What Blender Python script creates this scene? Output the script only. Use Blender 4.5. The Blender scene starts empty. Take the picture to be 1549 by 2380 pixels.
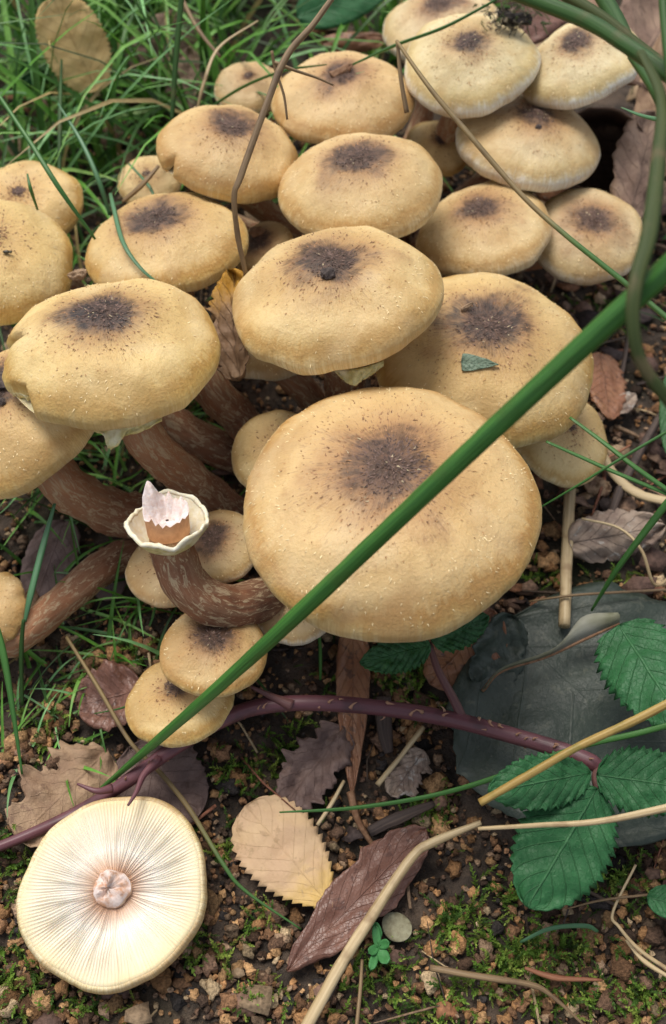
import bpy, math, random
import numpy as np
from mathutils import Vector, noise as mnoise
random.seed(7); rng = np.random.default_rng(7)
scene = bpy.context.scene; COL = scene.collection

# ------------------------------------------------------------------ camera, sky, sun, exposure
CAM_H = 0.262; PITCH = math.radians(58); VFOV = math.radians(52)
cam = bpy.data.cameras.new('camera'); cam_o = bpy.data.objects.new('camera', cam); COL.objects.link(cam_o)
cam_o.location = (0, 0, CAM_H); cam_o.rotation_euler = (math.pi/2 - PITCH, 0, 0)
cam.sensor_fit = 'VERTICAL'; cam.sensor_height = 24; cam.lens = 12/math.tan(VFOV/2)
cam.clip_start = 0.005; cam.clip_end = 60
cam.dof.use_dof = True; cam.dof.focus_distance = 0.245; cam.dof.aperture_fstop = 11
scene.camera = cam_o
world = bpy.data.worlds.new('World'); scene.world = world; world.use_nodes = True
SUN_EL, SUN_AZ = math.radians(64), math.radians(-30)     # azimuth from +Y (away from camera), positive to the right
wn = world.node_tree; bg = wn.nodes['Background']
sky = wn.nodes.new('ShaderNodeTexSky'); sky.sky_type = 'NISHITA'; sky.sun_disc = False
sky.sun_elevation = SUN_EL; sky.sun_rotation = SUN_AZ; sky.air_density = 1.0; sky.dust_density = 3.0; sky.ozone_density = 1.0
hs = wn.nodes.new('ShaderNodeHueSaturation'); hs.inputs['Saturation'].default_value = 0.40   # grey, clouded daylight
wn.links.new(sky.outputs[0], hs.inputs['Color']); wn.links.new(hs.outputs[0], bg.inputs['Color'])
bg.inputs['Strength'].default_value = 0.125
sun = bpy.data.lights.new('sun', 'SUN'); sun.energy = 1.9; sun.angle = math.radians(30); sun.color = (1.0, 0.95, 0.86)
sun_o = bpy.data.objects.new('sun', sun); COL.objects.link(sun_o)
sd = Vector((math.sin(SUN_AZ)*math.cos(SUN_EL), math.cos(SUN_AZ)*math.cos(SUN_EL), math.sin(SUN_EL)))
sun_o.rotation_euler = sd.to_track_quat('Z', 'Y').to_euler(); sun_o.location = sd*3
vs = scene.view_settings; vs.view_transform = 'Standard'; vs.look = 'None'; vs.gamma = 1; vs.use_curve_mapping = False
vs.exposure = 0.45

# ------------------------------------------------------------------ camera geometry: a pixel of the 1549x2380 view to a point of the place
PW, PH = 1549., 2380.; FP = (PH/2)/math.tan(VFOV/2)
fw = np.array([0, math.cos(PITCH), -math.sin(PITCH)]); rt = np.array([1., 0, 0]); upv = np.cross(rt, fw); C0 = np.array([0, 0, CAM_H])
UP = np.array([0., 0, 1])
def ray(px, py): return fw + rt*(px-PW/2)/FP + upv*(PH/2-py)/FP
def Dp(px, py, d): return C0 + ray(px, py)*d
def W(px, py, z):
    r = ray(px, py); return C0 + r*((z-CAM_H)/r[2])
_ph = rng.uniform(0, 6.28, (14, 2)); _dr = rng.uniform(0, 6.28, 14)
def gz(x, y):
    x = np.asarray(x, float); y = np.asarray(y, float); z = 0*x
    for i, (k, a) in enumerate([(9, .0035), (17, .0028), (31, .0020), (55, .0013), (83, .0011), (120, .0009), (170, .0007)]):
        c, s = math.cos(_dr[i]), math.sin(_dr[i])
        z = z + a*np.sin(k*(x*c+y*s)+_ph[i, 0])*np.cos(k*(y*c-x*s)*.9+_ph[i, 1])
    return z + .007*np.exp(-((x-.01)**2+(y-.2)**2)/.008)
def G(px, py, dz=0.0):
    z = 0.
    for _ in range(6):
        p = W(px, py, z+dz); z = float(gz(p[0], p[1]))
    return W(px, py, z+dz)
def depth(P): return float((np.asarray(P)-C0) @ fw)
def proj(P):
    d = np.asarray(P)-C0; z = d @ fw
    return np.stack([PW/2+FP*(d @ rt)/z, PH/2-FP*(d @ upv)/z], -1)
def nrm(v): v = np.asarray(v, float); return v/(np.linalg.norm(v)+1e-12)
def pn(x, y=0., z=0.): return mnoise.noise(Vector((x, y, z)))

# ------------------------------------------------------------------ object helpers
def mesh_data(name, V, F, mat, smooth=True, attrs=None, uv=None):
    me = bpy.data.meshes.new(name); V = np.asarray(V, float)
    me.from_pydata(V.tolist(), [], F if isinstance(F, list) else F.tolist()); 
    me.materials.append(mat)
    me.polygons.foreach_set('use_smooth', [smooth]*len(me.polygons))
    for k, a in (attrs or {}).items():
        a = np.asarray(a, np.float32)
        if a.ndim == 1: at = me.attributes.new(k, 'FLOAT', 'POINT'); at.data.foreach_set('value', a)
        elif a.shape[1] == 3: at = me.attributes.new(k, 'FLOAT_VECTOR', 'POINT'); at.data.foreach_set('vector', a.ravel())
    me.update(); return me
def link(name, me, parent=None, loc=None):
    o = bpy.data.objects.new(name, me); COL.objects.link(o)
    if parent is not None: o.parent = parent
    if loc is not None: o.location = loc
    return o
def tag(o, label, cat, group=None):
    o['label'] = label; o['category'] = cat
    if group: o['group'] = group
    return o
def thing(name, label, cat, loc, group=None):
    o = bpy.data.objects.new(name, None); COL.objects.link(o); o.location = loc; o.empty_display_size = .005
    return tag(o, label, cat, group)
def part(name, V, F, mat, parent, org, **kw):       # V in world coordinates, org = world place of the thing
    return link(name, mesh_data(name, np.asarray(V)-np.asarray(org), F, mat, **kw), parent)
def solo(name, V, F, mat, label, cat, group=None, org=None, **kw):
    V = np.asarray(V); org = V[V[:, 2].argmin()] if org is None else org
    o = link(name, mesh_data(name, V-org, F, mat, **kw), None, org); return tag(o, label, cat, group)
def solidify(o, t):
    m = o.modifiers.new('thickness', 'SOLIDIFY'); m.thickness = t; m.offset = 0; return o
def smooth_path(P, n):
    P = [np.asarray(p, float) for p in P]
    if len(P) == 2: return np.array([P[0]+(P[1]-P[0])*t for t in np.linspace(0, 1, n)])
    Q = np.array([2*P[0]-P[1]]+P+[2*P[-1]-P[-2]]); m = len(P)-1; out = []
    for t in np.linspace(0, m-1e-9, n):
        i = int(t); f = t-i; a, b, c, d = Q[i:i+4]
        out.append(.5*((2*b)+(-a+c)*f+(2*a-5*b+4*c-d)*f*f+(-a+3*b-3*c+d)*f**3))
    return np.array(out)
def tube(path, rad, sides=10, flat=1.0, rough=0.0, ridges=0, close=True, fr=None, seed=0):
    """closed tube; returns V, F, attributes: t along, sc = straightened coordinates"""
    path = np.asarray(path); n = len(path); rad = np.broadcast_to(np.asarray(rad, float), (n,))
    T = np.gradient(path, axis=0); T /= np.linalg.norm(T, axis=1)[:, None]+1e-12
    a = nrm(np.cross(T[0], UP if abs(T[0][2]) < .9 else np.array([0, 1., 0]))) if fr is None else nrm(fr-T[0]*(fr@T[0]))
    L = np.concatenate([[0], np.cumsum(np.linalg.norm(np.diff(path, axis=0), axis=1))])
    V = []; t = []; sc = []
    for i in range(n):
        a = nrm(a-T[i]*(a@T[i])); b = np.cross(T[i], a)
        for j in range(sides):
            th = 2*math.pi*j/sides; r = rad[i]
            if ridges: r *= 1+.05*math.cos(th*ridges)
            if rough: r *= 1+rough*pn(math.cos(th)*1.5+seed, math.sin(th)*1.5, L[i]*160)+rough*.7*pn(math.cos(th)*4+seed, math.sin(th)*4, L[i]*500)
            V.append(path[i]+r*(math.cos(th)*a+math.sin(th)*b*flat)); t.append(i/(n-1)); sc.append((math.cos(th)*rad.max(), math.sin(th)*rad.max(), L[i]))
    F = [[i*sides+j, i*sides+(j+1) % sides, (i+1)*sides+(j+1) % sides, (i+1)*sides+j] for i in range(n-1) for j in range(sides)]
    if close:
        F.append([j for j in range(sides)][::-1]); F.append([(n-1)*sides+j for j in range(sides)])
    return np.array(V), F, dict(t=np.array(t), sc=np.array(sc))

# ------------------------------------------------------------------ materials
class NT:
    def __init__(s, name):
        s.m = bpy.data.materials.new(name); s.m.use_nodes = True; s.t = s.m.node_tree; s.b = s.t.nodes['Principled BSDF']
    def n(s, typ, **kw):
        x = s.t.nodes.new('ShaderNode'+typ)
        for k, v in kw.items(): setattr(x, k, v)
        return x
    def set(s, sock, v):
        if v is None: return
        if hasattr(v, 'is_output'): s.t.links.new(v, sock)
        else: sock.default_value = v
    def attr(s, name, out='Fac'): x = s.n('Attribute'); x.attribute_name = name; return x.outputs[out]
    def math(s, op, a, b=0.0, c=None, clamp=False):
        x = s.n('Math', operation=op); x.use_clamp = clamp; s.set(x.inputs[0], a); s.set(x.inputs[1], b)
        if c is not None: s.set(x.inputs[2], c)
        return x.outputs[0]
    def noise(s, vec, scale, detail=3, rough=.55, dist=0.0):
        x = s.n('TexNoise'); s.set(x.inputs['Vector'], vec); x.inputs['Scale'].default_value = scale
        x.inputs['Detail'].default_value = detail; x.inputs['Roughness'].default_value = rough; x.inputs['Distortion'].default_value = dist
        return x.outputs['Fac']
    def vor(s, vec, scale, feature='F1', out='Distance'):
        x = s.n('TexVoronoi', feature=feature); s.set(x.inputs['Vector'], vec); x.inputs['Scale'].default_value = scale; return x.outputs[out]
    def ramp(s, fac, stops, interp='LINEAR'):
        x = s.n('ValToRGB'); x.color_ramp.interpolation = interp; e = x.color_ramp.elements
        while len(e) < len(stops): e.new(.5)
        for el, (p, c) in zip(e, stops): el.position = p; el.color = (*c, 1) if len(c) == 3 else c
        s.set(x.inputs[0], fac); return x.outputs[0]
    def sstep(s, v, a, b):
        x = s.n('MapRange', interpolation_type='SMOOTHSTEP'); s.set(x.inputs[0], v); s.set(x.inputs[1], a); s.set(x.inputs[2], b); return x.outputs[0]
    def mix(s, f, a, b, mode='MIX'):
        x = s.n('Mix', data_type='RGBA', blend_type=mode); s.set(x.inputs[0], f)
        for sock, v in ((x.inputs[6], a), (x.inputs[7], b)): s.set(sock, (*v, 1) if isinstance(v, tuple) and len(v) == 3 else v)
        return x.outputs[2]
    def vmul(s, v, xyz):
        x = s.n('VectorMath', operation='MULTIPLY'); s.set(x.inputs[0], v); x.inputs[1].default_value = xyz; return x.outputs[0]
    def obj(s): return s.n('TexCoord').outputs['Object']
    def info(s, out): return s.n('ObjectInfo').outputs[out]
    def bump(s, h, dist, strength=1.0, normal=None):
        x = s.n('Bump'); s.set(x.inputs['Height'], h); x.inputs['Distance'].default_value = dist; x.inputs['Strength'].default_value = strength
        if normal is not None: s.set(x.inputs['Normal'], normal)
        return x.outputs[0]
    def done(s, color, rough=.6, normal=None, spec=.4, sss=0.0, sssr=.002, trans=0.0, coat=0.0):
        b = s.b; s.set(b.inputs['Base Color'], (*color, 1) if isinstance(color, tuple) and len(color) == 3 else color)
        s.set(b.inputs['Roughness'], rough); s.set(b.inputs['Specular IOR Level'], spec)
        if normal is not None: s.set(b.inputs['Normal'], normal)
        if sss: b.inputs['Subsurface Weight'].default_value = sss; b.inputs['Subsurface Radius'].default_value = (1, .6, .3); b.inputs['Subsurface Scale'].default_value = sssr
        if coat: b.inputs['Coat Weight'].default_value = coat; b.inputs['Coat Roughness'].default_value = .3
        if trans:
            out = s.t.nodes['Material Output']; tr = s.n('BsdfTranslucent'); s.set(tr.inputs[0], (*color, 1) if isinstance(color, tuple) and len(color) == 3 else color)
            ms = s.n('MixShader'); ms.inputs[0].default_value = trans
            s.t.links.new(b.outputs[0], ms.inputs[1]); s.t.links.new(tr.outputs[0], ms.inputs[2]); s.t.links.new(ms.outputs[0], out.inputs[0])
        return s.m

def mat_cap():
    k = NT('cap_skin'); co = k.obj(); sx = k.n('SeparateXYZ'); k.set(sx.inputs[0], k.attr('skin', 'Vector')); s, sdk, pale = sx.outputs[0], sx.outputs[1], sx.outputs[2]; pol = k.attr('pol', 'Vector'); rnd = k.info('Random')
    n1 = k.noise(co, 90, 4); n2 = k.noise(co, 420, 3); streak = k.noise(pol, 1.0, 4, .65); fine = k.noise(k.vmul(pol, (3.2, 3.2, .9)), 1.0, 3, .6)
    rag = k.math('ADD', k.math('MULTIPLY', k.math('SUBTRACT', streak, .5), .16), k.math('MULTIPLY', k.math('SUBTRACT', fine, .5), .14))
    s1 = k.math('ADD', k.math('ADD', s, k.math('MULTIPLY', k.math('SUBTRACT', n1, .5), .16)), k.math('MULTIPLY', rag, k.sstep(s, .15, .6)))
    base = k.ramp(s1, [(0, (.47, .285, .115)), (.25, (.55, .35, .142)), (.48, (.64, .445, .195)), (.66, (.66, .475, .222)), (.735, (.60, .40, .160)), (.785, (.49, .28, .085)), (.84, (.57, .36, .115)), (.90, (.71, .53, .225)), (.95, (.77, .64, .34)), (1.0, (.82, .73, .47))])  # skin zones, with the brighter lit top and golden shaded sides put into colour
    palec = k.ramp(s1, [(0, (.44, .32, .175)), (.30, (.54, .43, .25)), (.55, (.65, .55, .345)), (.70, (.60, .475, .25)), (.77, (.55, .42, .21)), (.82, (.68, .61, .41)), (.87, (.82, .83, .77)), (1.0, (.86, .88, .85))])  # paler skin; cool skylight highlight along the rim is painted in as bluish white
    base = k.mix(pale, base, palec)
    blot = k.noise(co, 45, 3)
    base = k.mix(k.math('MULTIPLY', k.sstep(blot, .46, .66), .68), base, (.45, .275, .105))
    base = k.mix(k.math('MULTIPLY', k.sstep(k.noise(co, 60, 2), .52, .75), .35), base, (.72, .58, .35))
    base = k.mix(k.math('MULTIPLY', k.sstep(n2, .52, .72), .25), base, (.44, .25, .09))
    # dark disc with a ragged, speckled edge
    sd_ = k.math('MULTIPLY', sdk, k.math('ADD', k.math('MULTIPLY', blot, 1.8), .1)); sd2 = k.math('ADD', sd_, k.math('MULTIPLY', k.math('SUBTRACT', n1, .5), .9))
    sd2 = k.math('ADD', sd2, k.math('MULTIPLY', k.math('SUBTRACT', n2, .5), 1.3))
    halo = k.sstep(k.math('ADD', sd_, k.math('MULTIPLY', k.math('SUBTRACT', n1, .5), 1.6)), 3.2, .6)
    base = k.mix(k.math('MULTIPLY', halo, .82), base, (.29, .145, .065))
    discm = k.math('MULTIPLY', k.sstep(k.math('ADD', sd2, k.math('MULTIPLY', k.math('SUBTRACT', fine, .5), 1.2)), 2.0, .7), k.math('ADD', k.math('MULTIPLY', rnd, .20), .78))
    base = k.mix(discm, base, k.mix(k.sstep(n2, .40, .66), (.012, .008, .010), (.075, .045, .038)))
    # adpressed scales: small elongated specks
    sp = k.noise(k.vmul(pol, (3.4, 3.4, 2.6)), 1.0, 2, .6); band = k.math('MULTIPLY', k.sstep(s, .72, .20), .62)
    spm = k.math('MULTIPLY', k.sstep(sp, .58, .66), band)
    base = k.mix(spm, base, (.17, .085, .045))
    # translucent-striate margin
    mar = k.math('MULTIPLY', k.sstep(s, .82, .90), k.sstep(k.noise(k.vmul(pol, (6., 6., .15)), 1.0, 2, .5), .45, .60))
    base = k.mix(k.math('MULTIPLY', mar, .38), base, (.46, .28, .09))
    h = k.math('ADD', k.math('MULTIPLY', n2, .6), k.math('ADD', k.math('MULTIPLY', streak, .5), k.math('MULTIPLY', k.noise(co, 1500, 2), .35)))
    hv = k.n('HueSaturation'); hv.inputs['Saturation'].default_value = 1.0
    k.set(hv.inputs['Value'], k.math('ADD', k.math('MULTIPLY', rnd, .12), .93)); k.set(hv.inputs['Hue'], k.math('ADD', k.math('MULTIPLY', rnd, .012), .494)); k.set(hv.inputs['Color'], base)
    return k.done(hv.outputs[0], k.math('ADD', k.math('MULTIPLY', n2, .25), .42), k.bump(h, .00055, .85), .35, sss=.10, sssr=.002)
def mat_col(name, rough=.7, bumpd=.0002, spec=.3, trans=0.0, scale=900, var=.35, sss=0.):
    k = NT(name); co = k.obj(); c = k.attr('col', 'Vector'); n = k.noise(co, scale, 3)
    col = k.mix(1.0, c, k.ramp(n, [(.25, (1-var,)*3), (.75, (1+var,)*3)]), 'MULTIPLY')
    return k.done(col, rough, k.bump(n, bumpd, .8), spec, trans=trans, sss=sss)
def mat_stem():
    k = NT('stem_skin'); sc = k.attr('sc', 'Vector'); t = k.attr('t')
    fib = k.noise(k.vmul(sc, (700, 700, 90)), 1.0, 4, .6); mot = k.noise(sc, 110, 4, .65); patch = k.noise(k.vmul(sc, (640, 640, 250)), 1.0, 5, .72, 1.2)
    c = k.ramp(k.math('ADD', t, k.math('MULTIPLY', k.math('SUBTRACT', mot, .5), .9)), [(0, (.11, .046, .028)), (.30, (.25, .108, .055)), (.65, (.38, .180, .090)), (.92, (.52, .31, .155)), (1, (.62, .46, .26))])
    c = k.mix(k.sstep(fib, .40, .72), c, k.mix(t, (.22, .12, .07), (.48, .30, .17)))
    c = k.mix(k.math('MULTIPLY', k.math('MULTIPLY', k.sstep(patch, .51, .60), .9), k.sstep(t, .98, .55)), c, (.48, .36, .22))
    return k.done(c, .65, k.bump(k.math('ADD', fib, k.math('MULTIPLY', patch, .8)), .0005, .8), .3)
def mat_gills(name, c0, c1, c2):
    k = NT(name); pol = k.attr('pol', 'Vector'); s = k.attr('s'); n = k.noise(k.vmul(pol, (1.5, 1.5, .3)), 1, 3); co = k.obj()
    c = k.ramp(k.math('ADD', s, k.math('MULTIPLY', k.math('SUBTRACT', k.noise(co, 70, 3), .5), .35)), [(0, c0), (.14, tuple(.6*a_+.4*b_ for a_, b_ in zip(c0, c1))), (.36, c1), (.78, tuple(.5*a_+.5*b_ for a_, b_ in zip(c1, c2))), (1, c2)])
    c = k.mix(k.math('MULTIPLY', k.sstep(n, .52, .75), .35), c, (.52, .33, .17))
    return k.done(c, .6, k.bump(n, .0003, .5), .3, sss=.15, sssr=.002)
def mat_simple(name, c1, c2, scale=300, rough=.6, spec=.35, stretch=None, trans=0., bumpd=.0003, c3=None, sss=0., lo=.35, hi=.65):
    k = NT(name); co = k.obj(); v = k.vmul(co, stretch) if stretch else co
    n = k.noise(v, scale, 4, .6); c = k.ramp(n, [(lo, c1), (hi, c2)])
    if c3: c = k.mix(k.sstep(k.noise(co, scale*.22, 3), .52, .68), c, c3)
    return k.done(c, rough, k.bump(n, bumpd, .7), spec, trans=trans, sss=sss)
def mat_fibre(name, c1, c2, c3=None, rough=.5, spec=.4, ridges=1100, trans=0., endc=None, end=(.0, .25)):
    """straight fibres along a tube or blade (straightened coordinates)"""
    k = NT(name); sc = k.attr('sc', 'Vector'); n = k.noise(k.vmul(sc, (ridges, ridges, ridges*.03)), 1.0, 3); m = k.noise(sc, 120, 3)
    c = k.mix(k.sstep(n, .35, .7), c1, c2)
    if c3: c = k.mix(k.sstep(m, .50, .68), c, c3)
    if endc: c = k.mix(k.sstep(k.attr('t'), end[0], end[1]), c, endc)
    return k.done(c, rough, k.bump(n, .00025, .8), spec, trans=trans)
def mat_leaf(name, c1, c2, vein, nv=7, slope=.35, spot=None, rough=.5, spec=.4, veinw=.06, veinmix=.6, trans=.15, tip=None, coat=0., basec=None, fine=.5, vb=.8):
    k = NT(name); uv = k.attr('luv', 'Vector'); sx = k.n('SeparateXYZ'); k.set(sx.inputs[0], uv); u, v = sx.outputs[0], sx.outputs[1]; co = k.obj()
    av = k.math('ABSOLUTE', v); lat = k.math('FRACT', k.math('SUBTRACT', k.math('MULTIPLY', u, nv), k.math('MULTIPLY', av, slope*nv)))
    d = k.math('ABSOLUTE', k.math('SUBTRACT', lat, .5))
    vm = k.math('MAXIMUM', k.sstep(d, veinw, .0), k.sstep(av, veinw*.8, .01))
    fn = k.vor(co, 900, 'DISTANCE_TO_EDGE'); fm = k.math('MULTIPLY', k.sstep(fn, .08, .0), fine*.45)
    n = k.noise(co, 130, 4, .65); c = k.mix(k.sstep(n, .35, .68), c1, c2)
    if tip: c = k.mix(k.sstep(k.math('ADD', u, k.math('MULTIPLY', k.math('SUBTRACT', n, .5), .5)), .55, .9), c, tip)
    if basec: c = k.mix(k.sstep(k.math('ADD', u, k.math('MULTIPLY', k.math('SUBTRACT', n, .5), .5)), .45, .1), c, basec)
    if spot: c = k.mix(k.math('MULTIPLY', k.sstep(k.noise(co, 330, 3, .6), .58, .68), .8), c, spot)
    c = k.mix(k.math('MULTIPLY', k.math('MAXIMUM', vm, fm), veinmix), c, vein)
    h = k.math('ADD', k.math('MULTIPLY', vm, vb), k.math('ADD', k.math('MULTIPLY', k.noise(co, 500, 3), .8), k.math('MULTIPLY', fm, .6)))
    return k.done(c, rough, k.bump(h, .0005, .8), spec, trans=trans, coat=coat)

M = {}
M['cap'] = mat_cap(); M['stem'] = mat_stem()
M['gill'] = mat_gills('gill_flesh', (.70, .52, .33), (.80, .66, .42), (.86, .78, .52))
M['gill_open'] = mat_gills('open_gill_flesh', (.52, .27, .15), (.86, .81, .72), (.76, .62, .36))
M['fibre'] = mat_col('cap_fibres', .7); M['crumb'] = mat_col('soil_crumb', .9, .0012, .2, var=.6, scale=1300); M['moss'] = mat_col('moss_leaf', .6, .0001, .3, .25)
M['grass'] = mat_col('grass_leaf', .45, .0001, .45, .2, scale=300, var=.25); M['litter'] = mat_col('leaf_litter', .75, .0004, .25, var=.5)
M['ring'] = mat_simple('ring_veil', (.70, .63, .32), (.50, .42, .15), 600, .75, c3=(.78, .74, .52), sss=.1, bumpd=.0007)
M['ringin'] = mat_simple('ring_inside', (.80, .77, .64), (.74, .66, .45), 600, .7, sss=.1)
M['flesh'] = mat_simple('white_flesh', (.74, .66, .64), (.62, .47, .41), 700, .55, c3=(.80, .77, .77), sss=.15, bumpd=.0006)
M['stub'] = mat_simple('stub_flesh', (.58, .34, .20), (.72, .54, .38), 400, .6, sss=.1)
M['stub_top'] = mat_simple('stub_break', (.52, .29, .18), (.70, .58, .53), 330, .6, lo=.42, hi=.60, c3=(.80, .78, .80), bumpd=.0008)
M['stub_rim'] = mat_simple('stub_skin', (.62, .33, .17), (.48, .24, .12), 500, .6)
M['rush'] = mat_fibre('rush_green', (.026, .105, .016), (.050, .165, .026), (.040, .115, .018), rough=.45, spec=.4, ridges=1900)
M['rush2'] = mat_fibre('dark_rush', (.022, .062, .014), (.040, .095, .022), (.07, .085, .028), rough=.5, spec=.25, ridges=1200)
M['olive'] = mat_fibre('olive_stalk', (.035, .055, .016), (.06, .075, .025), (.10, .085, .04), rough=.6, spec=.2, ridges=900)
M['straw'] = mat_fibre('straw', (.40, .29, .15), (.56, .44, .26), (.26, .17, .085), rough=.55)
M['stalk'] = mat_fibre('brown_stalk', (.15, .095, .048), (.26, .175, .09), (.10, .06, .035), rough=.6)
M['half'] = mat_fibre('half_dead_stalk', (.17, .12, .05), (.27, .19, .085), (.12, .08, .04), rough=.6, endc=(.045, .12, .025), end=(.55, .75))
M['yellowing'] = mat_fibre('yellowing_stalk', (.30, .19, .05), (.42, .29, .09), (.20, .17, .035), rough=.5)
M['twig'] = mat_fibre('dark_twig', (.05, .035, .03), (.10, .07, .055), (.035, .025, .022), rough=.75)
M['redbit'] = mat_fibre('red_brown_bark', (.20, .075, .04), (.28, .12, .06), rough=.6)
M['blade'] = mat_fibre('grass_blade', (.040, .135, .025), (.07, .20, .04), rough=.42, spec=.45, trans=.15)
M['blade_pale'] = mat_fibre('pale_grass_blade', (.06, .17, .07), (.11, .25, .12), rough=.4, spec=.5, trans=.15)
M['cane'] = mat_fibre('bramble_cane', (.105, .036, .046), (.150, .060, .068), (.070, .028, .034), rough=.45, spec=.45, ridges=500)
M['twigp'] = mat_fibre('bramble_twig', (.10, .04, .04), (.14, .065, .055), rough=.55)
M['prickle'] = mat_simple('prickle', (.42, .27, .16), (.30, .12, .09), 500)
M['bramble'] = mat_leaf('bramble_leaf', (.022, .105, .034), (.034, .145, .050), (.085, .22, .095), 8, .30, rough=.5, spec=.3, veinmix=.5, trans=.12)
M['bramble_dk'] = mat_leaf('dark_bramble_leaf', (.018, .085, .022), (.03, .12, .03), (.05, .16, .05), 8, .30, rough=.5, veinmix=.45, trans=.12)
M['yleaf'] = mat_leaf('pale_yellow_leaf', (.70, .49, .28), (.63, .42, .25), (.50, .30, .14), 8, .32, tip=None, basec=(.70, .47, .15), rough=.55, veinmix=.12, veinw=.035, trans=.2, fine=.2, vb=.2, spot=(.50, .33, .18))
M['yleaf2'] = mat_leaf('tan_yellow_leaf', (.74, .54, .24), (.66, .45, .18), (.48, .29, .11), 8, .32, rough=.6, veinmix=.3, veinw=.03, spot=None, fine=.2)
M['redleaf'] = mat_leaf('red_brown_leaf', (.145, .065, .045), (.20, .095, .065), (.24, .12, .085), 9, .3, rough=.4, spec=.5, veinmix=.35, veinw=.04, spot=(.09, .04, .03), trans=.05)
M['orange'] = mat_leaf('orange_brown_leaf', (.24, .10, .048), (.32, .155, .075), (.20, .09, .05), 10, .2, rough=.4, spec=.5, veinmix=.3, spot=(.10, .05, .035), trans=.05)
M['brown'] = mat_leaf('brown_leaf', (.20, .125, .090), (.32, .215, .150), (.15, .09, .065), 7, .35, rough=.7, veinmix=.2, spot=(.12, .07, .05), trans=.05)
M['tanl'] = mat_leaf('tan_leaf', (.38, .255, .155), (.25, .155, .095), (.20, .12, .08), 7, .35, vb=.3, rough=.75, veinmix=.18, spot=(.20, .12, .08), trans=.05)
M['mauve'] = mat_leaf('mauve_brown_leaf', (.19, .125, .105), (.125, .080, .070), (.10, .06, .05), 7, .35, vb=.35, rough=.65, veinmix=.22, spot=(.10, .06, .05), trans=.05)
M['greyl'] = mat_leaf('grey_leaf', (.37, .285, .22), (.23, .165, .13), (.15, .11, .09), 7, .35, rough=.75, spot=(.45, .42, .38), trans=.05)
M['darkl'] = mat_leaf('dark_green_grey_leaf', (.026, .038, .028), (.042, .056, .042), (.065, .075, .058), 4, .45, rough=.46, spec=.4, vb=.2, veinmix=.12, veinw=.03, spot=(.075, .085, .062), trans=.0, fine=.2)
M['darkflap'] = mat_simple('grey_green_leaf_back', (.13, .135, .08), (.20, .20, .14), 220, .7, c3=(.28, .28, .23), spec=.2)
M['duo'] = mat_leaf('half_yellow_leaf', (.34, .21, .115), (.24, .14, .075), (.13, .07, .04), 6, .35, rough=.6, tip=(.52, .27, .030), veinmix=.45, trans=.3)
M['scrap'] = mat_leaf('green_scrap', (.13, .185, .125), (.17, .23, .16), (.10, .15, .10), 6, .3, rough=.5, trans=0.)
M['dirt'] = mat_simple('dark_dirt', (.035, .026, .024), (.11, .085, .075), 900, .9, bumpd=.0006)
M['debris'] = mat_simple('curled_debris', (.16, .075, .035), (.28, .16, .09), 600, .7)
M['seed'] = mat_simple('grey_seed', (.27, .26, .17), (.17, .15, .09), 700, .7)
M['beetle'] = mat_simple('beetle_shell', (.02, .018, .012), (.07, .055, .02), 900, .25, .6)
M['seedling'] = mat_simple('seedling_green', (.05, .20, .055), (.08, .27, .09), 500, .45, trans=.2)
def mat_ground():
    k = NT('soil'); co = k.obj(); n = k.noise(co, 60, 6, .65); f = k.noise(co, 700, 5, .7); g = k.noise(co, 22, 3)
    c = k.ramp(n, [(.30, (.024, .020, .017)), (.48, (.066, .051, .041)), (.60, (.135, .098, .073)), (.72, (.20, .145, .105))])
    c = k.mix(k.math('MULTIPLY', k.sstep(f, .55, .72), .6), c, (.17, .10, .055))
    c = k.mix(k.math('MULTIPLY', k.sstep(g, .52, .68), .5), c, (.022, .033, .010))
    return k.done(c, .9, k.bump(k.math('ADD', n, f), .0018, 1.0), .2)
M['soil'] = mat_ground()

# ------------------------------------------------------------------ ground: one sheet, fine where the camera looks
def axis(a, b, step, far):
    core = np.arange(a, b+1e-9, step); g = []; d = step; x = core[-1]
    while x < far: d *= 1.35; x += d; g.append(x)
    h = []; d = step; x = core[0]
    while x > -far: d *= 1.35; x -= d; h.append(x)
    return np.concatenate([h[::-1], core, g])
gx = axis(-.24, .24, .0025, 6); gy = axis(-.05, .50, .0025, 6)
X, Y = np.meshgrid(gx, gy); Z = gz(X, Y)
core = (np.abs(X) < .3) & (Y > -.1) & (Y < .55)
fine = np.zeros_like(Z)
for j, i in zip(*np.nonzero(core)): fine[j, i] = .0016*pn(X[j, i]*130, Y[j, i]*130)+.0011*pn(X[j, i]*320, Y[j, i]*320, 3)
V = np.stack([X, Y, Z+fine-.0008], -1).reshape(-1, 3); nx, ny = len(gx), len(gy)
ii = (np.arange(ny-1)[:, None]*nx+np.arange(nx-1)[None, :]).ravel()
o = link('ground', mesh_data('ground', V, np.stack([ii, ii+1, ii+nx+1, ii+nx], 1), M['soil'])); o['kind'] = 'structure'

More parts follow.
